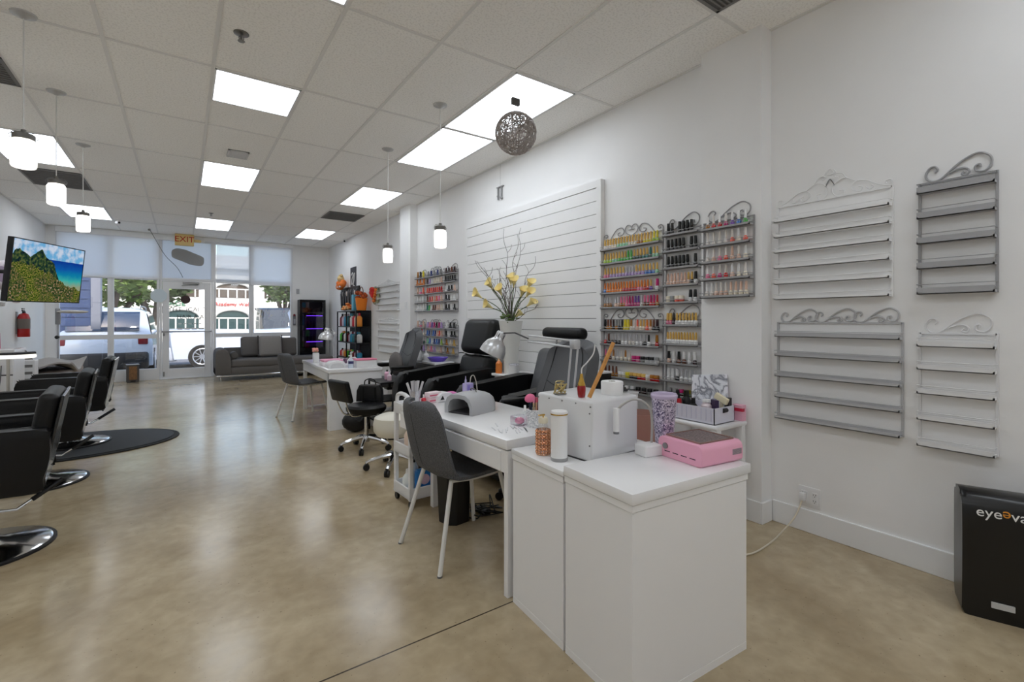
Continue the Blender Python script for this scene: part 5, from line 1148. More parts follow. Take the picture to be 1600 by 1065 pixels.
for z_ in (.74, 1.06, 1.38):
    sh = ob('shelf_board', BX(nb(), -.26, .26, -.08, .1, z_, z_ + .012), M((70, 66, 74), .5), t); ob('light_strip', BX(nb(), -.14, .24, -.09, -.08, z_ - .012, z_ + .006), emis((130, 70, 255), 5, 'purple_led'), sh)
for si, z_ in enumerate((.752, 1.072, 1.392)):
    for k in range(5):
        jarlet('display_bottle', 'small bottle in the black display cabinet, %s shelf, %s from left' % (('lowest', 'middle', 'top')[si], ORD[k]), 'bottle', (2.62 - .1 + k * .075, 12.4, z_), .022, .14, M([(90, 60, 50), (40, 40, 70), (120, 90, 80), (70, 40, 60), (150, 130, 120)][(k + si) % 5], .3), M((60, 60, 60), .4), .04, .01, 'bottles in the display cabinet')
t = thing('wall_thermostat', 'small grey and red card holder on the front wall beside the rightmost window', 'wall device', (2.25, 12.57, 1.14)); ob('body', BX(nb(), -.03, .03, -.02, .01, 0, .24, .004, 1), M((120, 120, 124), .4), t); ob('card', BX(nb(), -.022, .022, -.023, -.019, .04, .16), M((190, 190, 200), .5), t); ob('top', SP(nb(), (0, -.01, .25), .03, n=10), M((150, 50, 60), .5), t)
single('wall_switch', BX(nb(), -.035, .035, -.01, .01, -.06, .06, .003, 1), M((170, 170, 172), .5), 'grey thermostat on the front wall above the display cabinet', 'wall device', (2.33, 12.57, 1.98))
# ------------------------------------------------------------------ sofa
t = thing('sofa', 'grey chaise sofa with chrome rail under the storefront windows', 'sofa', (0, 0, 0)); t.location = (.55, 11.42, 0)
LL = 2.35
q = nb(); BX(q, .0, 1.5, 0, .85, .12, .28, .02, 2); BX(q, 1.4, LL, 0, .72, .12, .28, .02, 2); ob('base', q, SOFAM, t)
q = nb(); BX(q, .27, LL, .0, .72, .27, .44, .05, 4); ob('seat_cushion', q, SOFAM, t)
q = nb(); PR(q, [(0, .13)] + [(p.x, p.y) for p in crom([(.0, .5, 0), (.01, .6, 0), (.05, .65, 0), (.12, .665, 0), (.19, .65, 0), (.24, .58, 0), (.27, .45, 0), (.28, .34, 0)], 3)] + [(.28, .13)], 'y', -.005, .85, .02); ob('arm', q, SOFAM, t)
q = nb(); PR(q, [(.2, .28), (.2, .66), (1.3, .66), (1.42, .6), (1.52, .45), (1.52, .28)], 'y', .68, .85, .03); ob('back', q, SOFAM, t)
q = nb(); BX(q, .02, LL - .02, -.005, .02, .09, .12, .004, 1); BX(q, .02, .05, 0, .8, .09, .12); ob('chrome_rail', q, CHR, t)
for xx in (.1, LL - .1):
    for yy in (.08, .66): ob('leg', CY(nb(), (xx, yy, 0), (xx, yy, .12), .018), CHR, t)
def cushion(lb, loc, sz, rx, mat, rz=0, grp=None, fringe=False):
    q = nb(); BX(q, -sz / 2, sz / 2, -.06, .06, -sz / 2, sz / 2, .05, 5)
    for v in q.verts: f_ = 1 - .55 * max(abs(v.co.x), abs(v.co.z)) / (sz / 2); v.co.y *= .5 + f_
    t = thing('cushion', lb, 'cushion', loc, rz, grp); o = ob('pad', q, mat, t); o.rotation_euler = (rx, 0, 0)
    if fringe:
        q = nb()
        for sg in (-1, 1):
            for i in range(14): SP(q, (sg * (sz / 2 + .01), 0, -sz / 2 + sz * i / 13), .018, n=6)
        f = ob('fringe', q, M((70, 68, 68), .9), t); f.rotation_euler = (rx, 0, 0)
    return t
cushion('light grey fringed square cushion in the middle of the grey sofa', (1.62, 11.84, .685), .46, R(-14), M((138, 134, 132), .85, bump=.3, bscale=50), 0, None, True)
cushion('dark grey square cushion standing on the sofa left of the fringed one', (1.27, 12.0, .68), .44, R(-12), SOFAM, 0)
cushion('dark grey square cushion standing on the sofa right of the fringed one', (1.98, 11.99, .66), .42, R(-12), M((96, 92, 90), .95), 0)
q = nb(); CY(q, (0, -.18, 0), (0, .18, 0), .075, n=20); bmesh.ops.bevel(q, geom=q.edges[:], offset=.02, segments=2, affect='EDGES')
single('bolster', q, SOFAM, 'round grey bolster pillow against the left arm of the sofa', 'cushion', (.90, 11.72, .52))
# wooden box by the door
t = thing('wooden_pedestal', 'small brown wood sided box on the floor left of the glass door', 'box', (-.84, 12.33, 0), R(8)); ob('body', BX(nb(), -.1, .1, -.09, .09, 0, .36, .004, 1), M((78, 74, 72), .5), t)
ob('wood_panel', BX(nb(), -.065, .065, -.096, -.088, .06, .33, .002, 1), M((128, 92, 58), .6, noise=.2, nscale=30), t); ob('base_slot', BX(nb(), -.04, .04, -.1, -.09, .015, .045), BLKP, t); ob('top', BX(nb(), -.105, .105, -.1, .1, .355, .37, .002, 1), M((160, 158, 156), .4), t)
# ------------------------------------------------------------------ left: salon chairs
def salon_chair(lb, loc, rz):
    """faces local +x"""
    t = thing('salon_chair', lb, 'salon chair', loc, rz, 'black salon chairs along the left wall')
    ob('seat', BX(nb(), -.2, .3, -.235, .235, .40, .54, .04, 4), BLKL, t)
    q = nb(); BX(q, -.045, .045, -.25, .25, -.02, .41, .035, 4, TR((-.235, 0, .46), ry=R(-10))); ob('backrest', q, BLKL, t)
    q = nb(); BX(q, -.008, .006, -.245, .245, -.12, .40, .004, 1, TR((-.287, 0, .455), ry=R(-10))); ob('back_panel', q, M((46, 46, 48), .25, coat=.5), t)
    for sy_ in (-1, 1):
        q = nb(); y_a, y_b = (.24, .325) if sy_ > 0 else (-.325, -.24)
        PR(q, [(p.x, p.y) for p in crom([(-.27, .38, 0), (-.23, .355, 0), (.27, .375, 0), (.33, .42, 0), (.34, .63, 0), (.31, .685, 0), (.25, .695, 0), (-.24, .69, 0), (-.30, .67, 0), (-.31, .53, 0)], 3, True)], 'y', y_a, y_b, .018)
        ar = ob('arm', q, BLKL, t); q = nb(); 
        TB(q, [(-.27, (y_a if sy_ > 0 else y_b), .69), (.27, (y_a if sy_ > 0 else y_b), .694)], .004, 5); ob('piping', q, M((40, 40, 42), .35), ar)
    q = nb(); LT(q, [(0, .0), (.30, .0), (.305, .012), (.29, .022), (.12, .045), (.05, .075), (.045, .1), (0, .1)], 40); ob('base', q, CHR, t)
    ob('base_ring', LT(nb(), [(.295, .001), (.318, .001), (.318, .012), (.295, .016)], 40), M((34, 34, 36), .4), t)
    q = nb(); CY(q, (0, 0, .08), (0, 0, .34), .038, .034, 20); ob('pump_column', q, CHR, t)
    ob('seat_plate', BX(nb(), -.14, .16, -.13, .13, .34, .385, .01, 2), BLKP, t)
    q = nb(); TB(q, [(.2, .1, .36), (.36, .1, .22), (.44, .1, .14), (.44, -.1, .14), (.36, -.1, .22), (.2, -.1, .36)], .011, 8); ob('footrest', q, CHR, t)
    q = nb(); TB(q, [(-.03, -.03, .2), (-.14, -.1, .17), (-.3, -.16, .27)], .008, 8); lv = ob('pump_lever', q, CHR, t); q = nb(); TB(q, [(-.2, -.125, .205), (-.33, -.17, .29)], .014, 8); ob('lever_grip', q, BLKP, lv)
    return t
s1 = salon_chair('black leather salon chair with chrome base, nearest of the row', (-.92, 3.77, 0), R(185))
for loc, rz, lb in (((-.94, 5.12, 0), R(184), 'black leather salon chair with chrome base, middle of the row, before the black mat'), ((-.93, 6.46, 0), R(181), 'black leather salon chair furthest in the row, standing on the black mat')):
    c_ = copy_tree(s1); c_.location = loc; c_.rotation_euler = (0, 0, rz); c_['label'] = lb
    if loc[1] > 6: c_.location.z = .018
# mat with rounded end
q = nb(); pts = [(0, -.62)]
for i in range(25): a_ = -PI / 2 + PI * i / 24; pts.append((.0 + .93 * math.cos(a_) , .66 * math.sin(a_)))
pts += [(-.5, .66), (-.5, -.66)]
t = thing('floor_mat', 'black rounded anti fatigue mat under the furthest salon chair', 'mat', (-.96, 6.42, 0)); PR(q, pts[1:], 'z', 0, .01, .0); ob('mat_edge', q, M((30, 31, 33), .75), t)
q = nb(); PR(q, [(x_ * .95, y_ * .93) for x_, y_ in pts[1:]], 'z', .002, .018, .004); ob('mat', q, M((54, 56, 59), .7, bump=.15, bscale=120), t)
# towel on first chair seat
q = nb(); BX(q, -.13, .13, -.18, .18, 0, .02, .008, 2); single('towel', q, M((70, 70, 74), .95, bump=.5, bscale=40), 'dark grey towel lying on the seat of the nearest salon chair', 'towel', (-1.0, 3.77, .541))
# television
t = thing('television', 'large flat television tilted on the left wall showing a green tropical bay', 'television', (-1.194, 7.11, 1.778)); 
a_, b_, r__ = 1.212, .11, .018
right = Vector((math.cos(a_), math.sin(a_), 0)); n0 = Vector((math.sin(a_), -math.cos(a_), 0)); up = Vector((0, 0, 1)) * math.cos(b_) + n0 * math.sin(b_)
Rt = right * math.cos(r__) + up * math.sin(r__); Up = -right * math.sin(r__) + up * math.cos(r__); Nn = Rt.cross(Up)
TM = Matrix((Rt, Up, Nn)).transposed().to_4x4()
def tvscreen():
    m = bpy.data.materials.new('tv_picture'); m.use_nodes = True; nt = m.node_tree; nt.nodes.clear(); N = nt.nodes.new; L = nt.links.new
    o = N('ShaderNodeOutputMaterial'); e = N('ShaderNodeEmission'); e.inputs[1].default_value = .85; L(e.outputs[0], o.inputs[0])
    tc = N('ShaderNodeTexCoord'); s = N('ShaderNodeSeparateXYZ'); L(tc.outputs['Generated'], s.inputs[0])
    def math_(op, a, b=None):
        n = N('ShaderNodeMath'); n.operation = op
        for i, v in enumerate((a, b)):
            if v is None: continue
            if isinstance(v, (int, float)): n.inputs[i].default_value = v
            else: L(v, n.inputs[i])
        return n.outputs[0]
    def noise(sc_, d=6):
        mp = N('ShaderNodeMapping'); mp.inputs['Scale'].default_value = (1.75, 1, 1); L(tc.outputs['Generated'], mp.inputs[0])
        n = N('ShaderNodeTexNoise'); n.inputs['Scale'].default_value = sc_; n.inputs['Detail'].default_value = d; L(mp.outputs[0], n.inputs['Vector']); return n.outputs['Fac']
    def ramp(f, stops):
        r = N('ShaderNodeValToRGB'); cr = r.color_ramp
        while len(cr.elements) < len(stops): cr.elements.new(.5)
        for el_, (p, c) in zip(cr.elements, stops): el_.position = p; el_.color = lin(c) + (1,)
        L(f, r.inputs[0]); return r.outputs[0]
    def mix(f, a, b):
        n = N('ShaderNodeMixRGB'); L(f, n.inputs[0]); L(a, n.inputs[1]); L(b, n.inputs[2]); return n.outputs[0]
    X, Y = s.outputs['X'], s.outputs['Y']
    sky_ = ramp(noise(7), [(.42, (110, 176, 222)), (.6, (206, 218, 236))])
    wob = noise(3.6, 6)
    seaf = math_('ADD', Y, math_('MULTIPLY', math_('SUBTRACT', noise(6, 4), .5), .12))
    sea = ramp(seaf, [(.28, (150, 160, 130)), (.40, (60, 178, 170)), (.50, (16, 130, 170)), (.60, (18, 92, 170)), (.72, (16, 60, 150))])
    land = ramp(noise(42, 14), [(.36, (18, 36, 16)), (.46, (56, 82, 26)), (.54, (112, 120, 44)), (.62, (150, 134, 78)), (.72, (170, 120, 90))])
    land2 = ramp(noise(30, 14), [(.36, (20, 40, 22)), (.5, (60, 84, 44)), (.6, (140, 104, 70)), (.7, (196, 190, 170))]); land = mix(ramp(noise(3.3, 3), [(.42, (0, 0, 0)), (.56, (255, 255, 255))]), land, land2)
    mtn = ramp(noise(16, 12), [(.36, (16, 30, 44)), (.5, (40, 66, 44)), (.66, (104, 112, 64))])
    base = mix(math_('GREATER_THAN', Y, .74), sea, sky_)
    def peak(cx, w_): return math_('MAXIMUM', math_('SUBTRACT', 1., math_('DIVIDE', math_('ABSOLUTE', math_('SUBTRACT', X, cx)), w_)), 0.)
    ridge = math_('ADD', .60, math_('MAXIMUM', math_('MULTIPLY', peak(.08, .26), .26), math_('MULTIPLY', peak(.36, .24), .28)))
    ridge = math_('ADD', ridge, math_('MULTIPLY', math_('SUBTRACT', wob, .5), .22))
    ridge = math_('SUBTRACT', ridge, math_('MULTIPLY', math_('MAXIMUM', math_('SUBTRACT', X, .55), 0.), 2.2))
    base = mix(math_('LESS_THAN', Y, ridge), base, mtn)
    shore = math_('ADD', math_('SUBTRACT', .66, math_('MULTIPLY', math_('POWER', X, 1.3), .46)), math_('MULTIPLY', math_('SUBTRACT', noise(4, 6), .5), .4))
    base = mix(math_('LESS_THAN', Y, shore), base, land)
    L(base, e.inputs[0]); return m
q = nb(); BX(q, -.545, .545, -.31, .31, 0, .002); o = ob('screen', q, tvscreen(), t, 0); o.matrix_local = TM @ Matrix.Translation((0, 0, .0))
q = nb(); BX(q, -.555, .555, -.32, .32, -.045, -.001, .004, 2); o = ob('housing', q, M((24, 25, 28), .3), t); o.matrix_local = TM
q = nb(); BX(q, -.555, -.545, -.32, .32, -.002, .005); BX(q, .545, .555, -.32, .32, -.002, .005); BX(q, -.545, .545, -.32, -.31, -.002, .005); BX(q, -.545, .545, .31, .32, -.002, .005); o = ob('bezel', q, M((20, 22, 26), .3), t); o.matrix_local = TM
q = nb(); BX(q, -.1, .1, -.1, .1, -.07, -.045); bmesh.ops.transform(q, matrix=TM, verts=q.verts); c0 = TM @ Vector((0, 0, -.07)); TB(q, [c0, Vector((XL + 1.194 + .35, .1, .0)), Vector((XL + 1.194 + .03, .0, 0))], .022, 6); BX(q, XL + 1.194, XL + 1.194 + .03, -.1, .1, -.15, .15); ob('wall_mount', q, BLKP, t)
# fire extinguisher
t = thing('fire_extinguisher', 'red fire extinguisher hanging on the left wall below the television', 'fire extinguisher', (XL + .085, 10.65, 1.0)); RD = M((176, 20, 24), .3, coat=.4)
ob('cylinder', LT(nb(), [(0, 0), (.07, 0), (.075, .01), (.075, .30), (.055, .36), (.025, .38), (0, .38)], 24), RD, t); ob('label_band', LT(nb(), [(.0765, .13), (.0765, .29)], 24), M((120, 110, 104), .5), t)
q = nb(); CY(q, (0, 0, .38), (0, 0, .41), .02); BX(q, -.01, .01, -.09, .02, .41, .43); BX(q, -.01, .01, -.1, .02, .44, .455); TB(q, crom([(0, .02, .4), (0, .09, .38), (0, .1, .25), (0, .095, .1)]), .01, 6); ob('valve', q, M((60, 58, 58), .4), t); ob('bracket', BX(nb(), -.085, -.07, -.04, .04, .05, .4), STEEL, t)
# magnifier lamp on stand
t = thing('magnifier_lamp', 'grey floor standing swing arm lamp by the treatment bed near the left window', 'lamp', (-1.60, 10.1, 0)); GM = M((150, 152, 156), .35)
q = nb(); CY(q, (0, 0, .03), (0, 0, 1.36), .014); ob('pole', q, M((200, 202, 206), .3, metal=.5), t); q = nb()
for k in range(5): a_ = 2 * PI * k / 5; TB(q, [(0, 0, .08), (.24 * math.cos(a_), .24 * math.sin(a_), .03)], .014, 6)
ob('base', q, M((220, 222, 226), .3), t); q = nb(); BX(q, -.03, .03, -.03, .03, 1.2, 1.45, .01, 2); ob('arm_joint', q, GM, t)
q = nb(); SP(q, (.18, -.05, 1.4), .19, (1, .8, .14), 20); ob('lamp_head', q, M((206, 202, 196), .35), t); q = nb(); SP(q, (-.01, 0, 1.0), .03, n=8); ob('knob', q, BLKP, t)
# half-moon led lamp
t = thing('half_moon_lamp', 'half moon white LED lamp with black rim on a thin pole behind the salon chairs', 'lamp', (-1.085, 6.02, 0)) 
t.location = (-1.22, 5.75, 0); q = nb(); CY(q, (0, 0, .02), (0, 0, .95), .011); ob('pole', q, M((200, 196, 188), .3, metal=.5), t); q = nb(); LT(q, [(0, 0), (.16, 0), (.16, .015), (.02, .03), (0, .03)], 24); ob('base', q, M((60, 60, 62), .4), t)
def arc(z_, r_, w_): return [Vector((-.02 + r_ * math.sin(a) * 1.0, .0 + .06 - .16 * math.cos(a) * 1.0, z_ + .0 * a)) for a in [(-1.25 + 2.5 * i / 20) for i in range(21)]]
q = nb(); TB(q, [p + Vector((0, 0, .018)) for p in arc(.965, .19, 0)], .012, 8); ob('rim', q, M((26, 26, 28), .4), t); q = nb(); TB(q, [p for p in arc(.957, .19, 0)], .017, 8); ob('light_bar', q, emis((255, 252, 244), 1.3, 'led_bar'), t)
q = nb(); CY(q, (-.2, .0, .90), (-.2, .0, .96), .012); ob('knob', q, M((90, 20, 30), .4), t)
# treatment bed
t = thing('treatment_bed', 'grey treatment bed with rumpled blanket near the left storefront window', 'bed', (-1.62, 8.9, 0)); q = nb(); BX(q, -.36, .36, -.9, .9, .48, .58, .03, 3); ob('mattress', q, M((160, 150, 144), .8), t); q = nb(); BX(q, -.3, .3, -.8, .8, .12, .48, .01, 1); ob('base', q, M((120, 112, 108), .7), t)
def BL(u, v): return Vector((-.38 + .78 * u, -.5 + 1.4 * v, .60 + .035 * math.sin(u * 9 + v * 4) + .05 * math.sin(v * 7 + 1) * u + .03))
q = nb(); SURF(q, BL, 20, 24, .02); ob('blanket', q, M((178, 174, 172), .95), t)
cushion('grey pillow standing on the treatment bed', (-1.68, 8.25, .76), .36, R(-35), M((120, 118, 116), .9), R(60))
# white vanity drawers at the left edge
t = thing('vanity_cabinet', 'white drawer cabinet at the left edge of the picture', 'cabinet', (-1.79, 7.0, 0)); ob('body', BX(nb(), -.33, .345, 0, .42, .0, .93, .004, 1), LAC, t)
ob('top', BX(nb(), -.34, .355, -.012, .43, .93, .96, .003, 1), LAC, t)
for k in range(4):
    dw = ob('drawer', BX(nb(), -.325, .34, -.012, .0, .03 + k * .225, .24 + k * .225, .003, 1), LAC, t); ob('shadow_gap', BX(nb(), -.325, .34, -.004, .002, .24 + k * .225, .253 + k * .225), M((90, 90, 92), .6), dw)
q = nb(); TB(q, crom([(.262, -.03, .8), (.25, -.035, .6), (.2, -.03, .3), (.15, -.03, .1)]), .005, 6); single('hanging_cable', q, M((110, 110, 112), .5), 'grey cord hanging down the front of the white drawer cabinet', 'cord', (-1.79, 7.0, 0))
t = thing('socket_panel', 'small white box with three grey slots beside the drawer cabinet', 'box', (-1.53, 7.75, 0)); ob('box', BX(nb(), -.1, .12, -.08, .08, 0, .8, .004, 1), WPL, t); q = nb()
for k in range(3): BX(q, .0, .1, -.083, -.078, .56 + k * .08, .59 + k * .08)
ob('slots', q, M((120, 118, 118), .5), t)
q = nb(); rr = random.Random(2)
for k in range(14): SP(q, (rr.uniform(0, .14), rr.uniform(-.1, .1), rr.uniform(-.28, .22)), rr.uniform(.05, .08), n=8)
t = thing('feather_garland', 'fluffy white and pale pink garland at the left edge beside the television', 'garland', (XL + .04, 5.62, 1.62)); t.location = (-1.66, 7.4, 1.76); ob('fluff', q, M((238, 230, 236), .9, bump=.5, bscale=30), t); ob('ribbon', CY(nb(), (.05, -.12, .0), (.05, .12, .0), .09, n=14), M((214, 196, 222), .8), t); 
q = nb(); BX(q, XL + 1.662, .06, -.04, .04, -.34, -.30, .004, 1); ob('wall_bracket', q, WPL, t)
t = thing('product_tray', 'red and pink bottles on the white cabinet at the far left edge', 'bottles', (-1.72, 7.2, .96)); q = nb(); 
for k in range(4): CY(q, (.08, -.12 + k * .08, 0), (.08, -.12 + k * .08, .13 + .04 * (k % 2)), .03, .026)
ob('bottles', q, M((206, 80, 96), .3), t); q = nb(); SP(q, (.06, .0, .28), .06, (1, 1.6, .6), 12); CY(q, (.06, 0, .1), (.06, 0, .28), .012); ob('fan_head', q, M((120, 110, 112), .4), t)
# ------------------------------------------------------------------ right: black floor vacuum
t = thing('floor_vacuum', 'black curved hair vacuum bin on the floor at the right edge', 'vacuum', (2.765, .556, 0), R(20))
def px_plane(): pass
prof = crom([(0, 0, 0), (-.012, .2, 0), (-.01, .43, 0), (.012, .50, 0), (.05, .525, 0), (.12, .525, 0), (.16, .5, 0), (.17, .4, 0), (.17, 0, 0)], 5)
q = nb(); PR(q, [(p.x, p.y) for p in prof], 'y', -.33, .0, .02)
bmesh.ops.transform(q, matrix=TR(rz=R(90)) , verts=q.verts) if False else None
ob('housing', q, M((9, 9, 10), .32, coat=.2), t)
q = nb(); BX(q, -.004, .0, -.31, -.02, .30, .302); ob('seam', q, M((40, 40, 42), .3), t)
def fplate(z_): return -.013 if z_ < .45 else -.004
TT = TR((-.0155, -.115, .465), rz=R(-90)) @ TR(rx=R(90))
def logo(s, y_, col, size=.05, flip=False):
    T = TR((-.0155, y_, .455)) @ TR(rz=R(-90)) @ TR(rx=R(90)); 
    if flip: T = T @ Matrix.Rotation(PI, 4, 'Z')
    bm = text_bm(s, size, .001); bmesh.ops.transform(bm, matrix=T, verts=bm.verts); ob('lettering', bm, col, t, 0)
logo('eye', -.082, emis((240, 240, 240), .7, 'w') if False else M((240, 240, 240), .4), .058)
logo('e', -.135, M((226, 150, 50), .4), .058, True)
logo('vac', -.185, M((240, 240, 240), .4), .058)
ob('rating_label', BX(nb(), -.014, -.006, -.16, -.09, .06, .083), M((196, 196, 196), .4), t)
# ------------------------------------------------------------------ small white plastic shelf table with basket
t = thing('plastic_shelf', 'small white plastic shelf table beside the wall column', 'shelf', (2.79, 1.80, 0))
ST = .63
for z_ in (ST - .03, .30): ob('tier', BX(nb(), -.19, .145, -.21, .2, z_, z_ + .03, .012, 3), WPL, t)
for xx in (-.165, .105):
    for yy in (-.185, .175): ob('post', BX(nb(), xx - .022, xx + .022, yy - .022, yy + .022, 0, ST - .02, .006, 2), WPL, t)
def stp(u, v, z_=ST): return (2.79 + u, 1.80 + v, z_)
t = thing('basket', 'white plastic basket full of bottles on the small shelf table', 'basket', stp(-.05, .0), R(0))
q = nb(); bw, bd, bh = .11, .17, .10
for a_ in ((-bw, -bw + .005, -bd, bd), (bw - .005, bw, -bd, bd), (-bw, bw, -bd, -bd + .005), (-bw, bw, bd - .005, bd)): BX(q, a_[0], a_[1], a_[2], a_[3], 0, bh)
BX(q, -bw, bw, -bd, bd, 0, .005); ob('tub', q, M((222, 222, 236), .35), t)
q = nb()
for k in range(9): BX(q, -bw - .002, -bw + .001, -bd + .02 + k * .034, -bd + .022 + k * .034, .02, .09)
ob('ribs', q, M((190, 190, 214), .4), t)
q = nb(); TB(q, [(-.02 , -bd - .001, .08), (.02, -bd - .001, .08)], .014, 10); ob('handle_hole', q, M((30, 30, 32), .5), t)
B_ = lambda u, v, z_=.006: stp(-.05 + u, v, ST + z_)
jarlet('dark_bottle', 'large black bottle rising from the left end of the white basket', 'bottle', B_(-.05, .13), .032, .12, BLKP, BLKP, .05, .014)
jarlet('dark_bottle', 'black bottle with a wide cap at the left end of the white basket', 'bottle', B_(.03, .12), .032, .12, BLKP, M((30, 34, 20), .4), .04, .02)
jarlet('red_bottle', 'red bottle low in the left end of the white basket', 'bottle', B_(-.09, .09), .02, .1, M((190, 20, 40), .4), M((190, 20, 40), .4), .02, .015)
jarlet('dark_bottle', 'short black bottle in the middle of the white basket', 'bottle', B_(-.07, -.0), .03, .10, BLKP, BLKP, .035, .014)
jarlet('white_tub', 'pale pink tub in the white basket', 'jar', B_(.0, -.05), .035, .11, M((236, 222, 226), .5), WP2, .015, .03)
q = nb(); BX(q, -.03, .03, -.012, .012, 0, .13, .002, 1); single('purple_box', q, M((56, 40, 74), .5), 'dark purple box standing in the right part of the white basket', 'box', B_(.0, -.105), R(60))
q = nb(); BX(q, -.012, .012, -.045, .045, -.02, .02, .003, 1, TR((0, 0, .135), rx=R(25))); BX(q, -.006, .006, -.01, .01, 0, .12); single('cream_tube', q, M((236, 226, 196), .5), 'cream tube slanting over the right end of the white basket', 'tube', B_(.05, -.12))
q = nb(); BX(q, -.02, .02, -.015, .015, 0, .14, .003, 1); single('black_box', q, BLKP, 'small black box at the right end of the white basket', 'box', B_(.09, -.14))
t = thing('pink_carton', 'pink carton with red band beside the white basket', 'box', stp(.085, -.195), R(70)); t.location = stp(.075, -.185); q = nb(); BX(q, -.02, .02, -.035, .035, 0, .1, .002, 1)
t.location = stp(.115, -.17); t.rotation_euler = (0, 0, R(0)); ob('carton', q, M((232, 176, 196), .5), t); q = nb(); BX(q, -.0215, .0, -.036, .036, .06, .08); ob('band', q, M((200, 40, 70), .5), t)
# marble board
def marble():
    m = bpy.data.materials.new('marble_pattern'); m.use_nodes = True; nt = m.node_tree; b = nt.nodes['Principled BSDF']; N = nt.nodes.new; L = nt.links.new
    tc = N('ShaderNodeTexCoord'); n = N('ShaderNodeTexNoise'); n.inputs['Scale'].default_value = 7; n.inputs['Detail'].default_value = 7; n.inputs['Distortion'].default_value = 1.3; L(tc.outputs['Object'], n.inputs['Vector'])
    r = N('ShaderNodeValToRGB'); c_ = r.color_ramp; c_.elements[0].position = .44; c_.elements[0].color = lin((236, 238, 244)) + (1,); c_.elements[1].position = .56; c_.elements[1].color = lin((240, 240, 246)) + (1,)
    e = c_.elements.new(.5); e.color = lin((128, 130, 142)) + (1,); L(n.outputs['Fac'], r.inputs[0]); L(r.outputs[0], b.inputs['Base Color']); b.inputs['Roughness'].default_value = .3; return m
q = nb(); BX(q, -.006, .006, -.13, .13, 0, .27, .002, 1, TR((0, 0, .0), ry=R(9)) @ TR(rx=R(-6)))
single('marble_board', q, marble(), 'white board with grey marble veins leaning on the wall behind the basket', 'board', (2.895, 1.83, ST + .001))
# pink see-through bin + red item behind the box
t = thing('clear_bin', 'pink see through plastic bin between the white box and glitter tumbler', 'bin', (2.5, 2.02, 0)); t.location = (2.48, 2.06, 0)
LT(q := nb(), [(0, 0), (.085, 0), (.115, .66), (.108, .66), (.08, .01), (0, .01)], 24); ob('bin', q, PINKCL, t); q = nb(); SP(q, (0, 0, .5), .08, (.8, 1, .5), 12); SP(q, (-.03, -.04, .42), .05, n=10); ob('wrappers', q, M((214, 110, 110), .6), t)
jarlet('red_spray', 'white and red bottle just right of the white acrylic box', 'bottle', (2.0, 1.93, 0), .05, .52, M((190, 30, 60), .4), WP2, .06, .03)
# black appliance on small table behind
t = thing('storage_cart', 'small white cart by the slatted panel carrying a black box', 'cart', (2.72, 2.62, 0)); ob('cart', BX(nb(), -.16, .16, -.2, .2, 0, .70, .004, 1), LAC, t); ob('edge', BX(nb(), -.165, .165, -.205, .205, .70, .715, .003, 1), LAC, t)
t = thing('black_case', 'black box seen behind the wooden stick', 'box', (2.70, 2.72, .715)); ob('case', BX(nb(), -.1, .1, -.1, .1, 0, .13, .006, 2), BLKP, t); ob('lid', BX(nb(), -.105, .105, -.105, .105, .13, .145, .003, 1), WPL, t)
q = nb(); rr = random.Random(14)
for k in range(16): BX(q, *(lambda a, b: (a, a + .022, b, b + .022))(rr.uniform(-.13, .1), rr.uniform(-.17, -.0)), 0, rr.uniform(.01, .04), .002, 1)
single('small_clutter', q, M((60, 60, 62), .5), 'jumble of little black tools on the small white cart', 'clutter', (2.72, 2.6, .715), kind=None) if False else tag(ob('small_clutter', q, M((60, 60, 62), .5), None, 35, loc=(2.72, 2.6, .715)), 'jumble of little black tools on the small white cart', 'clutter', None, 'stuff')
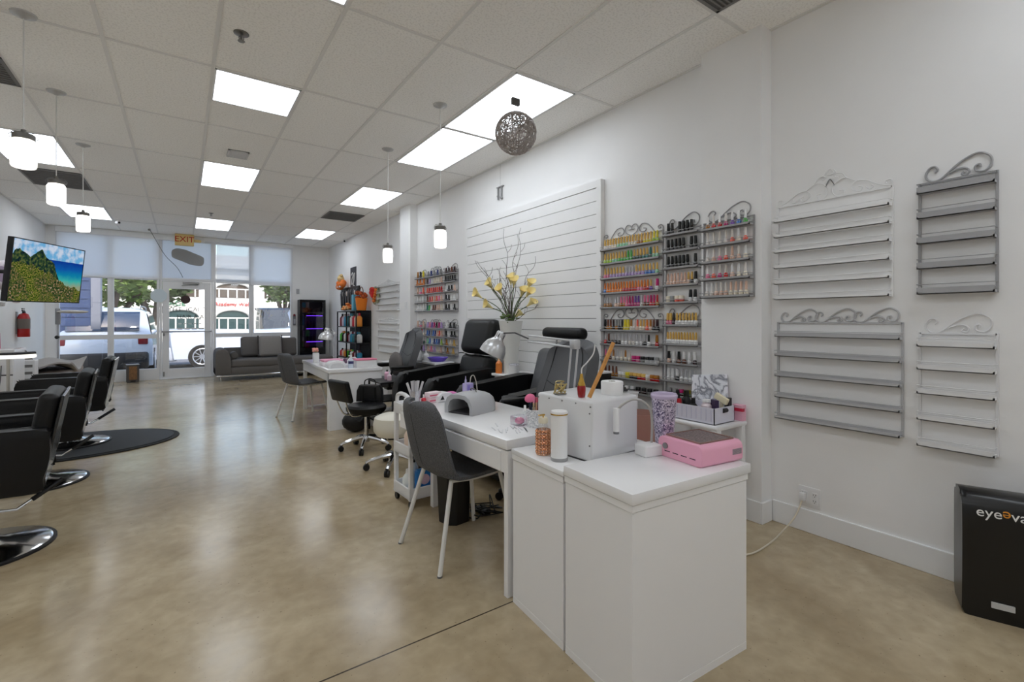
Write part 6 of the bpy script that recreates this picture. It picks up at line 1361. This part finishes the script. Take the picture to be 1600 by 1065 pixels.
# ------------------------------------------------------------------ outdoors
ASP = M((118, 118, 122), .8, noise=.15, nscale=8, name='asphalt')
o = struct('floor_outside', BX(nb(), -30, 40, YF + .12, 70, -.2, -.12), ASP); o['kind'] = 'structure'
o = struct('pavement', BX(nb(), -12, 16, YF + .11, 13.6, -.14, -.02), M((190, 186, 178), .8, name='pavement'))
def car(lb, loc, rz, body, L=4.7, W=1.85, H=1.7, kind='suv', dark=False):
    """nose towards local +x"""
    t = thing('parked_car', lb, 'car', loc, rz); m = M(body, .2, coat=.8, name='car_paint'); GL = M((40, 56, 80), .06, metal=.0, coat=1., name='car_glass')
    h2 = L / 2
    if kind == 'van': top = [(-h2, .95), (-h2 + .05, H - .1), (-h2 + .3, H), (h2 - 1.6, H), (h2 - .75, H * .62), (h2 - .1, H * .5), (h2, .8)]
    elif kind == 'pickup': top = [(-h2, 1.0), (-h2 + .06, 1.12), (-h2 + .3, 1.14), (.4, 1.14), (.5, H - .12), (.75, H), (1.45, H), (2.0, 1.18), (h2 - .2, 1.05), (h2, .8)]
    elif kind == 'suv': top = [(-h2, .85), (-h2 + .12, 1.15), (-h2 + .4, H - .08), (-h2 + .8, H), (.1, H), (.75, H - .12), (1.3, 1.08), (h2 - .2, .95), (h2, .72)]
    else: top = [(-h2, .75), (-h2 + .1, .95), (-h2 + .6, 1.0), (-h2 + 1.2, H - .05), (.2, H), (1.2, .98), (h2 - .2, .82), (h2, .62)]
    prof_ = [(-h2 + .08, .28)] + top + [(h2 - .05, .3)]
    cp = crom([(a, b, 0) for a, b in prof_], 3)
    def CAR(u, v):
        k = u * (len(cp) - 1); i = min(int(k), len(cp) - 2); p = cp[i].lerp(cp[i + 1], k - i); q_ = (v - .5) * 2
        return None
    q = nb(); rings = []
    NS = 10
    for j in range(NS + 1):
        a_ = -PI / 2 + PI * j / NS; s_ = math.sin(a_); row = []
        for p in cp:
            tum = 1 - max(0, (p.y - .95)) * .22; yv = s_ * W / 2 * tum; k_ = (abs(s_)) ** 6; zz_ = p.y - .1 * k_ * (1 if p.y > .5 else 0); xx_ = p.x * (1 - .035 * k_)
            row.append(q.verts.new((xx_, yv, zz_)))
        rings.append(row)
    for j in range(NS):
        for i in range(len(cp) - 1): q.faces.new((rings[j][i], rings[j][i + 1], rings[j + 1][i + 1], rings[j + 1][i]))
    q.faces.new(rings[0]); q.faces.new(rings[-1][::-1]); ob('body', q, m, t, 40)
    # glasshouse
    if kind != 'van' or True:
        q = nb(); zb, zt = (1.05, H - .14) if kind != 'sedan' else (.98, H - .1)
        xa, xb = {'suv': (-h2 + .35, .95), 'van': (h2 - 1.75, h2 - .95), 'sedan': (-h2 + 1.15, 1.0), 'pickup': (.55, 2.05)}[kind]
        tw = lambda z_: W / 2 * (1 - max(0, z_ - .95) * .22) + .002
        for sg in (-1, 1):
            x1 = xb - .35
            f_ = [q.verts.new((xa, sg * tw(zb), zb)), q.verts.new((xb, sg * tw(zb), zb)), q.verts.new((x1, sg * tw(zt), zt)), q.verts.new((xa + .1, sg * tw(zt), zt))]; q.faces.new(f_)
        ob('side_windows', q, GL, t, 0)
        if kind == 'suv':
            q = nb(); BX(q, -.012, .012, -W * .36, W * .36, -.27, .27, .01, 2, TR((-h2 + .225, 0, 1.36), ry=R(31)) ); bmesh.ops.transform(q, matrix=Matrix.Identity(4), verts=q.verts); ob('rear_window', q, GL, t)
        q = nb(); BX(q, -.012, .012, -W * .38, W * .38, -.3, .3, .01, 2, TR(({'suv': 1.02, 'van': h2 - 1.15, 'sedan': .72, 'pickup': 1.78}[kind], 0, {'suv': 1.37, 'van': H * .83, 'sedan': 1.2, 'pickup': 1.5}[kind]), ry=R({'suv': -40, 'van': -50, 'sedan': -58, 'pickup': -42}[kind]))); ob('windscreen', q, GL, t)
    for sx_ in (-1, 1):
        for sg in (-1, 1):
            cx_ = sx_ * L * (.355 if kind == 'pickup' else .31); q = nb(); y0_ = sg * (W / 2 - .2); y1_ = sg * (W / 2 + .01); CY(q, (cx_, y0_, .34), (cx_, y1_, .34), .34, n=28); wh = ob('wheel', q, M((26, 26, 28), .7), t)
            q = nb(); CY(q, (cx_, y1_, .34), (cx_, y1_ + sg * .005, .34), .07, n=14)
            for k in range(10):
                a_ = 2 * PI * k / 10; TB(q, [(cx_ + .05 * math.cos(a_), y1_, .34 + .05 * math.sin(a_)), (cx_ + .22 * math.cos(a_), y1_, .34 + .22 * math.sin(a_))], .016, 5)
            TB(q, [(cx_ + .225 * math.cos(i / 12 * PI), y1_, .34 + .225 * math.sin(i / 12 * PI)) for i in range(24)], .018, 6, True); ob('rim', q, M((190, 192, 196), .3, metal=.6), wh)
    q = nb(); BX(q, -h2 - .02, -h2 + .25, -W * .46, W * .46, .22, .62, .06, 3); ob('rear_bumper', q, M((28, 28, 30), .5) if kind == 'suv' else m, t)
    q = nb(); BX(q, h2 - .25, h2 + .02, -W * .46, W * .46, .22, .55, .06, 3); ob('front_bumper', q, m, t)
    for sg in (-1, 1):
        q = nb(); BX(q, -h2 + .0, -h2 + .25, sg * W * .4 - .1, sg * W * .4 + .1, .8, 1.0, .03, 2); ob('tail_light', q, M((120, 20, 26), .2, coat=.6), t)
        q = nb(); BX(q, h2 - .3, h2 - .02, sg * W * .38 - .12, sg * W * .38 + .12, .64, .78, .03, 2); ob('headlight', q, M((226, 230, 236), .15, coat=.8), t)
        q = nb(); SP(q, (1.0 if kind != 'van' else h2 - 1.1, sg * (W / 2 + .09), 1.08), .1, (.6, 1, .7), 10); ob('mirror', q, m, t)
    if kind == 'suv':
        q = nb()
        for sg in (-1, 1): TB(q, crom([(-h2 + .6, sg * W * .36, H - .02), (-h2 + .8, sg * W * .36, H + .04), (.0, sg * W * .36, H + .04), (.3, sg * W * .36, H - .02)]), .018, 6)
        ob('roof_rails', q, STEEL, t)
    return t
car('silver white sports utility car seen from behind through the window left of the door', (-1.53, 16.8, -.12), R(90), (196, 206, 220))
car('white pickup truck whose long low bed shows behind the glass door', (2.52, 17.2, -.12), R(0), (212, 218, 228), 5.8, 1.9, 1.85, 'pickup')
car('silver car beyond the rightmost storefront window', (5.4, 19.6, -.12), R(178), (176, 184, 192), 4.5, 1.8, 1.45, 'sedan')
v_ = car('black delivery van with white lettering beyond the rightmost window', (5.6, 24.5, -.12), R(2), (40, 40, 48), 5.6, 2.0, 1.95, 'van')
text('lettering', 'Ima.7 health', .42, TR((-.7, -.99, 1.12)) @ TR(rx=R(90)), M((236, 236, 236), .5), v_, .01)
text('lettering', 'A PREVENTION PLAN', .2, TR((-.7, -.95, 1.55)) @ TR(rx=R(90)), M((236, 236, 236), .5), v_, .01)
q = nb(); BX(q, -2.6, -1.0, -1.01, -.98, .6, .95); ob('red_stripe', q, M((190, 40, 44), .4), v_)
# dark blue wall outside on the left
t = thing('blue_wall_panel', 'dark blue panelled wall outside the leftmost storefront window', 'wall', (-2.2, 14.6, -.12)); ob('panel', BX(nb(), -4.5, .55, 0, .2, 0, 3.2), M((58, 74, 110), .6, noise=.1, nscale=3), t)
q = nb()
for k in range(14): BX(q, -4.5, .4, -.012, .0, .2 + k * .21, .21 + k * .21)
ob('battens', q, M((48, 62, 94), .6), t); ob('edge_post', BX(nb(), .45, .62, -.05, .25, 0, 3.2), M((130, 132, 142), .6), t)
# building across the lot
BY = 38
t = thing('arched_building', 'white two storey commercial building with arches across the car park', 'building', (0, BY, -.12)); BWM = M((232, 228, 220), .8, name='stucco')
ob('facade', BX(nb(), -26, 30, 0, 6, 0, 4.9), BWM, t); ob('cornice', BX(nb(), -26, 30, -.4, .1, 4.9, 5.25, .05, 1), M((214, 214, 212), .8), t); ob('parapet', BX(nb(), -26, 30, .2, 6, 5.25, 5.9), M((206, 206, 206), .8), t)
def arch_poly(cx_, zb, w_, h_, rise, n=10): return [(cx_ - w_, zb)] + [(cx_ - w_ * math.cos(PI * i / n), zb + h_ + rise * math.sin(PI * i / n)) for i in range(n + 1)] + [(cx_ + w_, zb)]
xs_ = [-12, -9, -6.1, -3.1, -.1, 2.85, 5.8, 8.8, 11.8]
for cx_ in xs_:
    for nm, zz_, h_, r_, cc in (('lower_window', 0, 1.55, .5, (52, 74, 74)), ('upper_window', 2.95, .6, .36, (84, 72, 64))):
        q = nb(); PR(q, arch_poly(cx_, zz_, .98, h_, r_), 'y', -.03, .0); ow = ob(nm, q, M(cc, .25), t); q = nb()
        for k in range(4): BX(q, cx_ - .85 + k * .53, cx_ - .77 + k * .53, -.06, -.03, zz_, zz_ + h_)
        BX(q, cx_ - .98, cx_ + .98, -.06, -.03, zz_ + h_ - .05, zz_ + h_ + .04); ob('mullions', q, BWM, ow)
        q = nb(); TB(q, [(cx_ - 1.08 * math.cos(PI * i / 12), -.1, zz_ + h_ + (r_ + .08) * math.sin(PI * i / 12)) for i in range(13)], .08, 6); ob('arch_trim', q, BWM, t)
text('sign_lettering', 'Academy Wok', .36, TR((2.85, -.06, 2.5)) @ TR(rx=R(90)), M((206, 60, 56), .6), t, .03)
text('sign_lettering', 'ACE', .5, TR((-.3, -.06, 2.5)) @ TR(rx=R(90)), M((60, 130, 90), .6), t, .03)
# trees
def tree(lb, loc, h, cr_, seed, col1, trunk_n=5):
    rr = random.Random(seed); t = thing('tree', lb, 'tree', loc); q = nb()
    for k in range(trunk_n):
        a_ = 2 * PI * k / trunk_n + rr.uniform(-.3, .3); TB(q, crom([(0, 0, 0), (.05 * math.cos(a_), .05 * math.sin(a_), h * .22), (cr_ * .35 * math.cos(a_), cr_ * .35 * math.sin(a_), h * .45), (cr_ * .7 * math.cos(a_), cr_ * .7 * math.sin(a_), h * .72)]), .1, 6, rs=None)
    ob('trunk', q, M((96, 84, 74), .9), t); q = nb(); vs = []
    for k in range(2600):
        u = Vector((rr.gauss(0, 1), rr.gauss(0, 1), rr.gauss(0, 1))).normalized() * rr.uniform(.35, 1) ** .4
        lump = 1 + .22 * math.sin(u.x * 7 + seed) * math.cos(u.y * 6) * math.sin(u.z * 5)
        p = Vector((u.x * cr_ * lump, u.y * cr_ * lump, h * .68 + u.z * h * .3 * lump)); s_ = rr.uniform(.09, .2); a = Vector((rr.gauss(0, 1), rr.gauss(0, 1), rr.gauss(0, 1))).normalized(); b, c = frame_of(a)
        q.faces.new([q.verts.new(p + b * s_), q.verts.new(p + c * s_ * .6), q.verts.new(p - b * s_), q.verts.new(p - c * s_ * .6)])
    ob('crown', q, M(col1, .8, noise=.35, nscale=2, name='leaves'), t, 0); return t
tree('leafy green tree beyond the window left of the door', (-2.3, 24.0, -.12), 5.2, 2.3, 1, (112, 132, 72))
tree('green tree beyond the glass door', (-1.2, 29.5, -.12), 5.6, 1.9, 5, (86, 104, 60))
tree('broad tree with spreading bare limbs beyond the rightmost window', (6.9, 27, -.12), 5.6, 2.7, 9, (104, 106, 66), 7)
tree('small green tree beside the white building', (5.0, 31, -.12), 6.2, 1.3, 12, (120, 140, 84))
q = nb(); CY(q, (0, 0, 0), (0, 0, 1.75), .04); BX(q, -.6, .6, -.05, .05, 1.3, 1.9)
bpy.context.view_layer.update()
